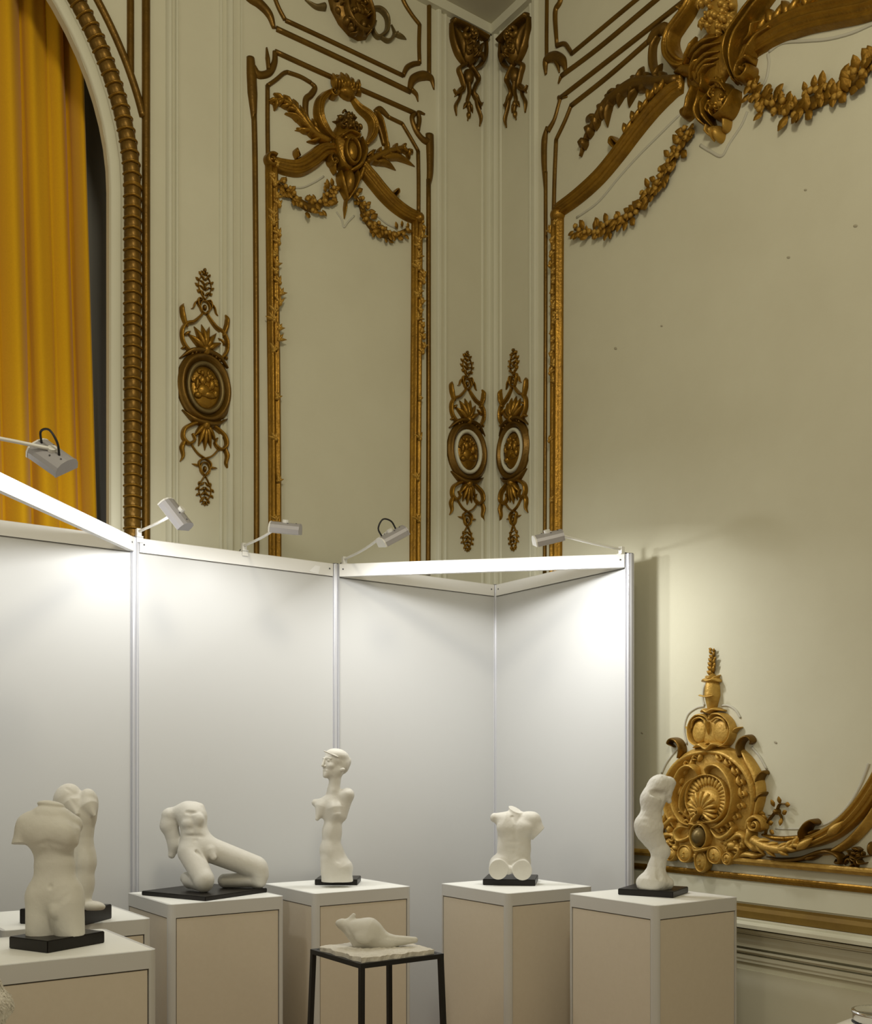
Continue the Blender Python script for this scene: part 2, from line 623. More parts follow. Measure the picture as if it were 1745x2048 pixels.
# ------------------------------------------------------------------ curtains in the arch
def curtain():
    yc = YB + 0.30

    def cx(px, py, y):
        t = (px - CX) / F
        return y * (ST + t * CT) / (CT - t * ST)
    x_top, x_bot = cx(163, 100, yc), cx(196, 1050, yc)
    mb = MB()
    nx, nz = 260, 34
    z0, z1 = 0.05, 5.45
    zt = EYE + (YH - 100) / F * DEPTH(x_top, yc)
    zb = EYE + (YH - 1050) / F * DEPTH(x_bot, yc)
    for j in range(nz + 1):
        z = z0 + (z1 - z0) * j / nz
        xe = x_bot + (x_top - x_bot) * (z - zb) / (zt - zb)
        W = 1.75
        for i in range(nx + 1):
            s = i / nx * W
            x = xe - s * (1.0 - 0.012 * (z - zb))
            ph = 2 * math.pi * (s / 0.105 + 0.22 * math.sin(s * 9.0) + 0.05 * z)
            amp = 0.062 * (0.75 + 0.35 * math.sin(s * 21 + 1.0)) * (1.1 - 0.06 * z)
            y = yc + amp * 1.1 * (1.0 - 2.0 * abs(math.sin(ph / 2)) ** 0.75 + 0.25 * math.sin(ph + 0.6)) + 0.012 * math.sin(s * 50 + z * 0.7)
            mb.v.append((x, y, z))
    for j in range(nz):
        for i in range(nx):
            a = j * (nx + 1) + i
            mb.f.append((a, a + nx + 1, a + nx + 2, a + 1))
    o = mb.build('curtain', 'curtain_cloth', loc=(x_bot - 0.8, yc, 0.05))
    tag(o, 'mustard yellow curtain hanging in folds inside the arched opening', 'curtain')
    mb = MB()
    nx = 120
    for j in range(2):
        z = 0.05 + j * 5.5
        for i in range(nx + 1):
            x = 2.15 - i / nx * 3.4
            y = YB + 0.42 + 0.035 * math.sin(x * 42) + 0.012 * math.sin(x * 97 + 1)
            mb.v.append((x, y, z))
    for i in range(nx):
        mb.f.append((i, i + nx + 1, i + nx + 2, i + 1))
    o = mb.build('lining_curtain', 'lining_cloth', loc=(0.5, YB + 0.42, 0.05))
    tag(o, 'dark grey lining curtain showing between yellow curtain and arch edge', 'curtain')


curtain()


# ------------------------------------------------------------------ gilded mouldings of the arch
def arch_moulding():
    R = 1.345
    t = wall_thing('ribbon_moulding', 'gilded half-round moulding wound with bands around the arch', 'moulding', 'B', (AX + R, 1.0))
    straight = [(AX + R, 1.0 + 0.0485 * k) for k in range(int((AZ - 1.0) / 0.0485) + 1)]
    arc_n = int(R * math.pi * 0.56 / 0.0485)
    arcp = [(AX + R * math.cos(0.0485 / R * k), AZ + R * math.sin(0.0485 / R * k)) for k in range(arc_n)]
    L = 0.0485

    def seg_mesh(name, a0, a1, w, h, plateau):
        mb = MB()
        m = 10
        rows = plateau
        for s, k in rows:
            for j in range(m + 1):
                a = math.pi * j / m
                mb.v.append((-w / 2 * k * math.cos(a), -h * k * math.sin(a), a0 + (a1 - a0) * s))
        for i in range(len(rows) - 1):
            for j in range(m):
                q = i * (m + 1) + j
                mb.f.append((q, q + 1, q + m + 2, q + m + 1))
        me = bpy.data.meshes.new(name)
        me.from_pydata(mb.v, [], mb.f)
        me.polygons.foreach_set('use_smooth', [True] * len(me.polygons))
        return me
    body = seg_mesh('segment', 0.0, L * 0.80, 0.078, 0.046, [(0, 0.90), (0.2, 0.96), (0.6, 0.985), (1, 0.93)])
    band = seg_mesh('band', L * 0.78, L * 1.02, 0.084, 0.052, [(0, 0.88), (0.2, 1.0), (0.5, 1.04), (0.8, 1.0), (1, 0.88)])
    body.materials.append(MATS['gold_dark'])
    band.materials.append(MATS['gold'])
    base = Vector(t.location)
    for k, (x, z) in enumerate(straight + arcp):
        if k < len(straight):
            rot = 0.0
        else:
            rot = -0.0485 / R * (k - len(straight))
        for nm, me in (('segment', body), ('band', band)):
            q = link_mesh(nm, me, t)
            q.location = Vector((x, YB - 0.001, z)) - base
            q.rotation_euler = (0, rot, 0)


arch_moulding()


def fillet(name, label, plane, strokes, material='gold_dark', cat='moulding', at=None):
    """thin gilded line; strokes = [(pts in picture px, width px, height m)]"""
    tr = Tr(plane, 0, 0, 1)
    mb = MB(plane)
    for txt, w, h in strokes:
        pts = tr(txt) if isinstance(txt, str) else txt
        u = 0.0026
        ww = [q * u for q in w] if isinstance(w, (list, tuple)) else w * u
        mb.stroke(pts, ww, h, n=6, m=6)
    p0 = mb.v[0]
    o = mb.build(name, material, loc=p0)
    tag(o, label, cat)
    return o


arc_gold = [(AX + 1.447 * math.cos(math.pi * 0.55 * k / 26), AZ + 1.447 * math.sin(math.pi * 0.55 * k / 26)) for k in range(27)]
fillet('gilded_fillet', 'slim gilded line curving above the ribbon moulding of the arch', 'B', [(arc_gold[4:], 14, 0.018)])
fillet('gilded_fillet', 'upright gilded fillet rising past the arch moulding', 'B', [([BW(292, 1260 - k * 90) for k in range(17)], 15, 0.02)])
fillet('gilded_fillet', 'short upright gilded line in the spandrel above the arch', 'B', [([BW(261, 150 - k * 50) for k in range(6)], 13, 0.016)])

# ---- tall narrow panel: outer fillet, inner fillet
fillet('gilded_fillet', 'outer gilded fillet framing the tall narrow panel', 'B', [
    ('513,1150 513,900 512,600 510,330 508,230', 11, 0.016),
    ('508,240 505,190 503,150 501,116', [11, 20, 20, 16], 0.022),
    ('503,135 517,150 538,146 549,126 550,104', [20, 14, 13, 10], 0.02),
    ('537,140 535,118 533,96', [8, 9, 3], 0.018),
    ('550,104 640,145 740,188 829,227', 10, 0.016),
    ('829,227 824,238 832,262 846,280 858,284', [10, 12, 13, 16], 0.02),
    ('835,262 838,240 836,226 849,229', [10, 11, 9, 4], 0.02),
    ('859,270 860,300 860,345 857,370', [20, 19, 16, 11], 0.022),
    ('857,360 857,600 857,900 856,1150', 11, 0.016)])
fillet('gilded_fillet', 'inner stepped gilded fillet beside the big acanthus leaf of the narrow panel', 'B', [
    ('536,325 535,250 535,172', 9, 0.014), ('535,172 552,160 566,148 574,145', 8, 0.014),
    ('574,145 600,154 621,166', 8, 0.014), ('621,166 630,176 622,190 612,200 611,225 615,240', [8, 12, 13, 10], 0.016)])
fillet('gilded_fillet', 'inner stepped gilded fillet on the corner side of the narrow panel', 'B', [
    ('750,226 752,240 760,262 768,292', [8, 10, 12, 10], 0.018), ('750,226 760,220 776,234', [12, 14, 9], 0.02),
    ('775,234 804,248', 8, 0.014), ('804,248 820,275 836,303', 8, 0.014), ('836,303 837,360 837,425', 9, 0.014)])

# ---- upper panel fillets
fillet('gilded_fillet', 'outer gilded fillet of the upper panel beside the corner', 'B', [
    ('470,-60 492,-10 518,8 538,30 548,58', [10, 16, 20, 17, 8], 0.024),
    ('552,58 640,99 740,146 820,184', 11, 0.016), ('818,184 826,160 846,152 862,158 868,180', [10, 18, 20, 15, 3], 0.024),
    ('822,180 832,190 836,204', [10, 8, 2], 0.02), ('858,156 858,80 858,-60', 10, 0.016)])
fillet('gilded_fillet', 'inner gilded fillet of the upper panel beside the corner', 'B', [
    ('540,-30 556,14 570,41', 9, 0.014), ('570,41 650,78 730,116 806,152', 9, 0.014), ('806,152 814,136 826,129 839,127', [9, 11, 11, 9], 0.016),
    ('839,127 838,90 839,50', 9, 0.014), ('839,50 822,28 806,0 796,-40', [9, 9, 10, 12], 0.016)])


# ---- thick frames
def stile_carving(t, plane, x, y0, y1, n, seed, w=7):
    rnd = random.Random(seed)
    fn = BW if plane == 'B' else RW
    for k in range(n):
        y = y0 + (y1 - y0) * (k + rnd.random() * 0.5) / n
        xx = x + rnd.uniform(-w, w)
        p = np.array(fn(xx, y))
        s = 0.034 * rnd.uniform(0.8, 1.4)
        mb = MB(plane)
        ang = rnd.uniform(0.9, 2.2)
        for da in (-0.7, 0.0, 0.7):
            e = p + s * np.array([math.cos(ang + da), math.sin(ang + da)])
            mb.stroke([p, (p + e) / 2 + np.array([0.004, 0]) * da, e], [0.010, 0.015, 0.003], 0.016, 0.030, n=3, m=5)
        mb.blob(p, 0.011, 0.011, 0.018, base=0.030, n=8, m=3)
        mb.build('carved_sprig', 'gold_pale', t)


def narrow_frame():
    t = wall_thing('gilded_panel_frame', 'thick carved gilded frame round the tall narrow wall panel', 'frame', 'B', BW(690, 1100))
    for nm, xs, sd, side in (('stile', [(542, 320), (545, 600), (548, 880), (549, 1160)], 3, 3), ('stile', [(833, 430), (832, 650), (830, 900), (829, 1160)], 5, 3)):
        mb = MB('B')
        mb.stroke([BW(*q) for q in xs], 0.066, 0.040, n=8, m=14, flute=3, flat=0.7)
        mb.build(nm, 'gold', t)
        stile_carving(t, 'B', xs[1][0] + side, xs[0][1] + 15, 720, 20, sd)
        for y in (800, 880, 960, 1040):
            stile_carving(t, 'B', xs[2][0], y, y + 10, 1, y + sd, 4)
    tr = Tr('B', 480, 0, 3.938)
    mb = MB('B')
    mb.stroke(tr('215,1275 330,1320 450,1330 560,1270 650,1200 740,1190'), [0.060, 0.075, 0.082, 0.085, 0.078, 0.07], 0.055, m=16, flute=4)
    mb.volute(tr.p(240, 1285), 0.034, 0.026, 0.05, 1.0)
    mb.stroke(tr('440,1260 425,1220 430,1195 470,1235'), [0.012, 0.016, 0.012, 0.004], 0.05)
    mb.build('scrolled_arm', 'gold', t)
    mb = MB('B')
    mb.stroke(tr('940,1310 1030,1420 1120,1530 1210,1620 1310,1690 1410,1730'), [0.078, 0.085, 0.085, 0.08, 0.075, 0.065], 0.055, m=16, flute=4)
    mb.stroke(tr('1190,1540 1215,1515 1230,1540 1200,1580'), [0.01, 0.016, 0.012, 0.004], 0.05)
    mb.blob(tr.p(1395, 1735), 0.032, 0.034, 0.055)
    mb.build('scrolled_arm', 'gold', t)


narrow_frame()


def outlines(t, tr, texts, w, h=0.005):
    for k, txt in enumerate(texts):
        mb = MB(tr.plane)
        ww = [q for q in w] if isinstance(w, (list, tuple)) else w
        mb.stroke(tr(txt), ww, h, m=6, flat=0.6)
        mb.build('chased_outline', 'grey_line', t)


def narrow_cartouche():
    tr = Tr('B', 480, 0, 3.938)
    t = wall_thing('gilded_cartouche', 'gilded crest with crown, scrolls and pendant over the narrow panel', 'ornament', 'B', tr.p(830, 1100))
    u = tr.u(830, 1100)
    mb = MB('B')
    mb.blob(tr.p(835, 1180), 135 * u, 210 * u, 0.055)
    mb.stroke(tr('735,1120 740,1240 780,1330 830,1370'), [20 * u, 45 * u, 50 * u, 30 * u], 0.075)
    mb.stroke(tr('940,1100 955,1220 910,1330 840,1375'), [20 * u, 45 * u, 50 * u, 30 * u], 0.075)
    mb.ring(tr.p(845, 1230), 62 * u, 95 * u, 26 * u, 0.03, base=0.045)
    mb.blob(tr.p(845, 1230), 50 * u, 80 * u, 0.03, base=0.045)
    mb.stroke(tr('760,1110 830,1075 900,1110 850,1140 780,1130'), 34 * u, 0.07)
    mb.build('shield', 'gold', t)
    mb = MB('B')
    mb.stroke(tr('740,1110 660,1030 615,930 620,830 660,770 720,725'), [40 * u, 75 * u, 85 * u, 80 * u, 70 * u, 40 * u], 0.055, m=14, flute=3)
    mb.volute(tr.p(715, 750), 38 * u, 24 * u, 0.05, 0.5, ccw=-1)
    mb.build('scroll', 'gold', t)
    mb = MB('B')
    mb.stroke(tr('985,1150 1035,1080 1040,990 1000,920 930,860 880,790'), [40 * u, 75 * u, 85 * u, 78 * u, 60 * u, 40 * u], 0.055, m=14, flute=3)
    mb.build('scroll', 'gold', t)
    mb = MB('B')
    mb.blob(tr.p(830, 745), 80 * u, 50 * u, 0.05)
    for k in range(7):
        a = math.radians(155 - k * 22)
        c = tr.p(830, 745)
        e = (c[0] + 170 * u * math.cos(a) * 0.75, c[1] + 165 * u * math.sin(a))
        mb.leaf(c, e, 48 * u, 0.05)
    mb.leaf(tr.p(890, 720), tr.p(950, 765), 40 * u, 0.045)
    for k in range(9):
        x = 730 + 22 * k
        mb.leaf(tr.p(x + 8, 720 + 4 * k), tr.p(x + (k - 4) * 3, 590 + (k % 2) * 26 + 6 * k), 36 * u, 0.045, 0.08, base=0.012)
    mb.build('crown', 'gold', t)
    mb = MB('B')
    mb.acanthus(tr('690,1130 560,1060 470,940 400,850 300,800 255,830'), 0.085, 0.045, 7, 0.85)
    mb.leaf(tr.p(600, 1080), tr.p(470, 830), 50 * u, 0.04, 0.1)
    mb.leaf(tr.p(640, 1110), tr.p(430, 1030), 40 * u, 0.04, -0.12)
    mb.leaf(tr.p(600, 1040), tr.p(565, 935), 34 * u, 0.035, 0.1)
    mb.stroke(tr('350,900 420,930 500,1010 560,1080'), [8 * u, 26 * u, 30 * u, 26 * u], 0.045)
    mb.build('acanthus_leaf', 'gold', t)
    mb = MB('B')
    mb.acanthus(tr('980,1290 1080,1240 1180,1200 1280,1180 1335,1230'), 0.075, 0.045, 6, 0.85)
    mb.leaf(tr.p(1080, 1260), tr.p(1375, 1315), 62 * u, 0.04, 0.12)
    mb.leaf(tr.p(1040, 1290), tr.p(1225, 1345), 55 * u, 0.04, 0.12)
    mb.leaf(tr.p(1120, 1220), tr.p(1165, 1110), 34 * u, 0.035, -0.1)
    mb.leaf(tr.p(990, 1240), tr.p(1070, 1180), 34 * u, 0.035)
    mb.stroke(tr('1150,1190 1130,1080 1100,960 1075,890'), [24 * u, 30 * u, 30 * u, 14 * u], 0.04)
    mb.build('acanthus_leaf', 'gold', t)
    mb = MB('B')
    mb.blob(tr.p(835, 1000), 95 * u, 80 * u, 0.06)
    mb.rocaille(tr.p(835, 1000), 90 * u, 75 * u, 26, 42 * u, 0.022, 0.045, 11)
    for x, y in S('765,910 825,890 900,945 725,960 950,1040 905,980 785,960'):
        mb.leaf(tr.p(835, 1000), tr.p(x, y), 26 * u, 0.04)
    mb.build('flower_cluster', 'gold_dark', t)
    mb = MB('B')
    mb.stroke(tr('770,1370 775,1430 800,1510 830,1580 830,1600'), [30 * u, 46 * u, 40 * u, 24 * u, 8 * u], 0.06)
    mb.stroke(tr('900,1370 905,1430 880,1510 840,1580 832,1600'), [30 * u, 46 * u, 40 * u, 24 * u, 8 * u], 0.06)
    mb.blob(tr.p(835, 1450), 55 * u, 110 * u, 0.07)
    mb.stroke(tr('945,1350 925,1420 900,1470'), [60 * u, 44 * u, 10 * u], 0.055)
    mb.stroke(tr('725,1280 720,1330 740,1380'), [46 * u, 40 * u, 20 * u], 0.055)
    mb.volute(tr.p(715, 1290), 40 * u, 24 * u, 0.06, 2.0)
    mb.stroke(tr('828,1580 822,1650 820,1725'), [22 * u, 26 * u, 5 * u], 0.03)
    mb.build('pendant', 'gold', t)
    # pale traced groove below the pendant
    outlines(t, tr, ('760,1670 800,1730 818,1790 850,1750 900,1700', '360,1470 480,1480 580,1440 660,1390', '960,1580 1060,1680 1150,1760 1230,1800'), 14 * u)


narrow_cartouche()

LEAF_ME = None


def leaf_mesh():
    """leaf 1 unit long along +x, in the xy plane, bulging to +z"""
    mb = MB()
    rows = [(0.0, 0.06, 0.0), (0.25, 0.26, 0.16), (0.5, 0.34, 0.22), (0.78, 0.22, 0.18), (1.0, 0.02, 0.05)]
    for x, w, h in rows:
        mb.v += [(x, -w, 0), (x, -w * 0.5, h * 0.8), (x, 0, h * 0.62), (x, w * 0.5, h * 0.8), (x, w, 0)]
    for i in range(4):
        for j in range(4):
            q = i * 5 + j
            mb.f.append((q, q + 5, q + 6, q + 1))
    me = bpy.data.meshes.new('leaf')
    me.from_pydata(mb.v, [], mb.f)
    me.polygons.foreach_set('use_smooth', [True] * len(me.polygons))
    return me


def berry_mesh():
    bm = bmesh.new()
    bmesh.ops.create_icosphere(bm, subdivisions=1, radius=1)
    me = bpy.data.meshes.new('blossom')
    bm.to_mesh(me)
    bm.free()
    me.polygons.foreach_set('use_smooth', [True] * len(me.polygons))
    return me


LEAF_ME, BERRY_ME = leaf_mesh(), berry_mesh()
LEAF_ME.materials.append(MATS['gold'])
BERRY_ME.materials.append(MATS['gold_pale'])


def basis(plane):
    if plane == 'B':
        return Matrix(((1, 0, 0), (0, 0, -1), (0, 1, 0)))      # columns: a, z, h
    return Matrix(((0, 0, -1), (1, 0, 0), (0, 1, 0)))


def put_leaf(t, plane, p, ang, size, lift=0.012, tilt=0.3, nm='leaf'):
    q = link_mesh(nm, LEAF_ME if nm == 'leaf' else BERRY_ME, t)
    B = basis(plane)
    d = Vector((math.cos(ang) * math.cos(tilt), math.sin(ang) * math.cos(tilt), math.sin(tilt)))
    side = Vector((-math.sin(ang), math.cos(ang), 0))
    up = d.cross(side)
    M = Matrix((B @ d, B @ side, B @ up)).transposed().to_4x4()
    pos = Vector(MB(plane).P(p[0], p[1], lift)) - Vector(t.location)
    q.matrix_local = Matrix.Translation(pos) @ M @ Matrix.Scale(size, 4)
    return q


def garland(plane, pts, label, n, width, size, seed, group='garlands hanging from the gilded crests'):
    t = wall_thing('garland', label, 'garland', plane, pts[0], group)
    mb = MB(plane)
    mb.stroke(pts, [0.010, width * 0.42, width * 0.5, width * 0.42, 0.010], 0.022, m=6)
    mb.build('stem', 'gold_dark', t)
    rnd = random.Random(seed)
    sp = cr(pts, 12)
    N = len(sp)
    for k in range(n):
        f = (k + 0.5) / n
        i = int(f * (N - 1))
        p = sp[i]
        tg = sp[min(i + 2, N - 1)] - sp[max(i - 2, 0)]
        a = math.atan2(tg[1], tg[0])
        env = 0.55 + 0.45 * math.sin(math.pi * f)
        off = rnd.uniform(-1, 1) * width * 0.35 * env
        q = p + np.array([-math.sin(a), math.cos(a)]) * off
        if k % 4 == 3:
            b = put_leaf(t, plane, q, a, size * 0.30, 0.024, 0, 'blossom')
        else:
            sg = 1 if k % 2 else -1
            put_leaf(t, plane, q, a + sg * rnd.uniform(0.5, 1.9), size * rnd.uniform(0.75, 1.25) * (0.7 + 0.3 * env), 0.014, rnd.uniform(0.05, 0.5))
    return t


tr1 = Tr('B', 480, 0, 3.938)
garland('B', tr1('300,1440 370,1500 450,1580 550,1640 640,1600 700,1530 725,1480'), 'gilded leaf garland left of the pendant above the narrow panel', 62, 0.09, 0.042, 1)
garland('B', tr1('895,1520 950,1620 990,1720 1050,1800 1140,1850 1230,1850 1320,1800'), 'gilded leaf garland right of the pendant above the narrow panel', 66, 0.09, 0.042, 2)


# ---- ornament cut by the top edge, upper panel
def upper_cluster():
    tr = Tr('B', 480, 0, 3.938)
    u = tr.u(850, 150)
    t = wall_thing('gilded_cluster', 'dark gilded oval cluster of scrolls high in the upper panel', 'ornament', 'B', tr.p(850, 120))
    mb = MB('B')
    mb.blob(tr.p(860, 60), 190 * u, 250 * u, 0.06, 0.5)
    mb.ring(tr.p(900, 120), 120 * u, 160 * u, 46 * u, 0.05, base=0.03, rot=0.3)
    mb.rocaille(tr.p(850, 80), 160 * u, 200 * u, 40, 60 * u, 0.03, 0.045, 21)
    mb.build('oval_boss', 'gold_dark', t)
    mb = MB('B')
    mb.stroke(tr('660,60 600,60 550,30 510,0'), [60 * u, 40 * u, 26 * u, 8 * u], 0.03)
    mb.build('scrollwork', 'bronze', t)
    mb = MB('B')
    mb.stroke(tr('1000,80 1090,80 1150,150 1150,250 1080,300 1040,240 1060,180'), [30 * u, 40 * u, 36 * u, 30 * u, 24 * u], 0.035)
    mb.stroke(tr('1100,300 1160,330 1210,280 1190,200'), [20 * u, 30 * u, 24 * u, 8 * u], 0.03)
    mb.leaf(tr.p(1200, 270), tr.p(1310, 315), 34 * u, 0.03)
    mb.leaf(tr.p(1190, 300), tr.p(1250, 250), 30 * u, 0.03)
    mb.build('scrollwork', 'bronze', t)


upper_cluster()


# ------------------------------------------------------------------ medallions
def medallion(plane, c, mirror, label, white_rim):
    """1.13 m tall pilaster ornament centred at wall point c"""
    H = 0.567
    t = wall_thing('wall_medallion', label, 'ornament', plane, c, 'oval pilaster medallions')
    s = mirror * H

    def L(txt):
        return [(c[0] + x * s, c[1] + y * H) for x, y in S(txt)]

    def q(x, y):
        return (c[0] + x * s, c[1] + y * H)
    mb = MB(plane)
    mb.ring(c, 0.205 * H, 0.262 * H, 0.085 * H, 0.035, n=48, flute=2, m=12)
    mb.blob(c, 0.20 * H, 0.25 * H, 0.012, n=28)
    for k in range(8):
        a = math.radians(60 + 60 * k / 7)
        for sg in (1, -1):
            p = (c[0] + sg * 0.24 * H * math.cos(a) * 1.0, c[1] + 0.29 * H * math.sin(a))
            mb.blob(p, 0.02 * H, 0.014 * H, 0.03, a)
    mb.stroke(L('-0.22,0.20 -0.12,0.28 0,0.30 0.12,0.28 0.22,0.20'), [0.01 * H, 0.05 * H, 0.06 * H, 0.05 * H, 0.01 * H], 0.042)
    mb.stroke(L('-0.20,-0.22 -0.10,-0.285 0,-0.30 0.10,-0.285 0.20,-0.22'), [0.01 * H, 0.05 * H, 0.06 * H, 0.05 * H, 0.01 * H], 0.042)
    mb.build('oval_frame', 'gold_dark', t)
    mb = MB(plane)
    mb.ring(c, 0.150 * H, 0.200 * H, 0.040 * H, 0.016, base=0.012, n=40)
    mb.build('inner_rim', 'moulding_paint' if white_rim else 'bronze', t)
    mb = MB(plane)
    rnd = random.Random(5)
    mb.blob(c, 0.125 * H, 0.172 * H, 0.012, base=0.010, n=24)
    for x, y, rx, ry in ((-.03, .05, .035, .045), (-.035, .11, .022, .026), (-.02, -.03, .06, .06), (.05, .03, .03, .05), (.05, .085, .02, .022), (.03, -.06, .06, .035), (-.07, -.08, .035, .03), (.08, -.04, .025, .04), (-.08, .02, .02, .05)):
        mb.blob(q(x, y), rx * H, ry * H, 0.022, base=0.014, n=10)
    mb.rocaille(c, 0.10 * H, 0.14 * H, 20, 0.05 * H, 0.012, 0.018, 9)
    mb.build('figure_relief', 'gold', t)
    # upper palmette and scrolls
    mb = MB(plane)
    for k, a in enumerate((-62, -34, -10, 14, 38, 64)):
        a = math.radians(90 - a)
        e = (0.17 * math.cos(a), 0.32 + 0.21 * math.sin(a))
        mb.leaf(q(0, 0.30), q(*e), 0.062 * H, 0.038, 0.05 * (1 if k > 2 else -1))
    mb.blob(q(0, 0.31), 0.045 * H, 0.06 * H, 0.045)
    mb.build('palmette', 'gold', t)
    for sg in (1, -1):
        mb = MB(plane)

        def M(txt):
            return [(c[0] + sg * x * s, c[1] + y * H) for x, y in S(txt)]
        mb.stroke(M('0.04,0.30 0.13,0.28 0.19,0.34 0.20,0.43 0.16,0.50 0.10,0.53 0.05,0.58 0.02,0.62'), [0.03 * H, 0.032 * H, 0.034 * H, 0.03 * H, 0.02 * H], 0.028)
        mb.stroke(M('0.16,0.47 0.19,0.55 0.20,0.62 0.185,0.66'), [0.03 * H, 0.045 * H, 0.04 * H, 0.008 * H], 0.03)
        mb.leaf(M('0.18,0.40')[0], M('0.12,0.45')[0], 0.03 * H, 0.024)
        mb.leaf(M('0.17,0.30')[0], M('0.21,0.285')[0], 0.026 * H, 0.024)
        mb.build('scroll', 'gold', t)
        mb = MB(plane)
        mb.stroke(M('0.02,0.64 0.06,0.69 0.05,0.74 0.02,0.735'), [0.014 * H, 0.018 * H, 0.012 * H], 0.02)
        mb.stroke(M('0.03,0.73 0.08,0.70 0.10,0.65 0.12,0.635'), [0.012 * H, 0.016 * H, 0.004 * H], 0.018)
        mb.build('flourish', 'gold', t)
        mb = MB(plane)
        mb.stroke(M('0.0,0.74 0.035,0.79 0.055,0.84 0.05,0.89 0.025,0.94 0.0,0.98'), [0.012 * H, 0.010 * H, 0.009 * H, 0.006 * H], 0.014)
        for k2 in range(5):
            yy = 0.775 + 0.042 * k2
            mb.leaf(M('%f,%f' % (0.004, yy))[0], M('%f,%f' % (0.062 - 0.007 * k2, yy + 0.034))[0], 0.020 * H, 0.016, 0.15 * sg)
        for x, y in S('0.06,0.80 0.075,0.85 0.07,0.90 0.045,0.955'):
            mb.leaf(M('%f,%f' % (x * 0.75, y - 0.015))[0], M('%f,%f' % (x * 1.15, y + 0.012))[0], 0.022 * H, 0.016)
        mb.build('leaf_spray', 'gold', t)
        mb = MB(plane)
        mb.stroke(M('0.04,-0.29 0.12,-0.33 0.18,-0.38 0.19,-0.45 0.14,-0.49 0.09,-0.45 0.11,-0.40'), [0.034 * H, 0.038 * H, 0.036 * H, 0.03 * H, 0.018 * H], 0.03)
        mb.stroke(M('0.17,-0.46 0.20,-0.53 0.19,-0.60 0.215,-0.65'), [0.03 * H, 0.042 * H, 0.03 * H, 0.006 * H], 0.026)
        mb.stroke(M('0.13,-0.48 0.06,-0.56 -0.04,-0.61 -0.05,-0.66 0.0,-0.735'), [0.014 * H, 0.018 * H, 0.018 * H, 0.014 * H], 0.018)
        mb.leaf(M('0.045,-0.66')[0], M('0.115,-0.65')[0], 0.022 * H, 0.018)
        mb.build('scroll', 'gold', t)
        mb = MB(plane)
        mb.stroke(M('0.0,-0.73 0.035,-0.79 0.052,-0.84 0.048,-0.89 0.022,-0.94 0.0,-0.985'), [0.012 * H, 0.010 * H, 0.009 * H, 0.006 * H], 0.014)
        for k2 in range(5):
            yy = -0.785 - 0.040 * k2
            mb.leaf(M('%f,%f' % (0.004, yy))[0], M('%f,%f' % (0.060 - 0.007 * k2, yy - 0.032))[0], 0.020 * H, 0.016, -0.15 * sg)
        for x, y in S('0.05,-0.80 0.07,-0.85 0.065,-0.90 0.035,-0.95'):
            mb.leaf(M('%f,%f' % (x * 0.75, y + 0.015))[0], M('%f,%f' % (x * 1.2, y - 0.012))[0], 0.022 * H, 0.016)
        mb.build('leaf_spray', 'gold', t)
    mb = MB(plane)
    for k, a in enumerate((-55, -28, 0, 28, 55)):
        a = math.radians(-90 + a)
        mb.leaf(q(0, -0.30), q(0.12 * math.cos(a), -0.30 + 0.22 * math.sin(a)), 0.055 * H, 0.036)
    mb.blob(q(0, -0.32), 0.045 * H, 0.05 * H, 0.045)
    mb.build('lower_palmette', 'gold', t)
    for y in (0.675, -0.675):
        mb = MB(plane)
        mb.ring(q(0, y), 0.042 * H, 0.052 * H, 0.016 * H, 0.018, n=20)
        mb.build('ring', 'gold', t)
    for y, rx, ry in ((0.675, 0.018, 0.026), (0.985, 0.014, 0.02), (0.85, 0.012, 0.03), (-0.675, 0.016, 0.026), (-0.87, 0.012, 0.03)):
        mb = MB(plane)
        mb.blob(q(0, y), rx * H, ry * H, 0.018)
        mb.build('bead', 'gold_dark', t)


medallion('B', BW(409, 777), 1, 'bronze rimmed gilded oval medallion on the pilaster beside the arch', False)
medallion('B', BW(934, 905), 1, 'white rimmed gilded oval medallion left of the room corner', True)
medallion('R', RW(1029, 902), -1, 'white rimmed gilded oval medallion right of the room corner', True)


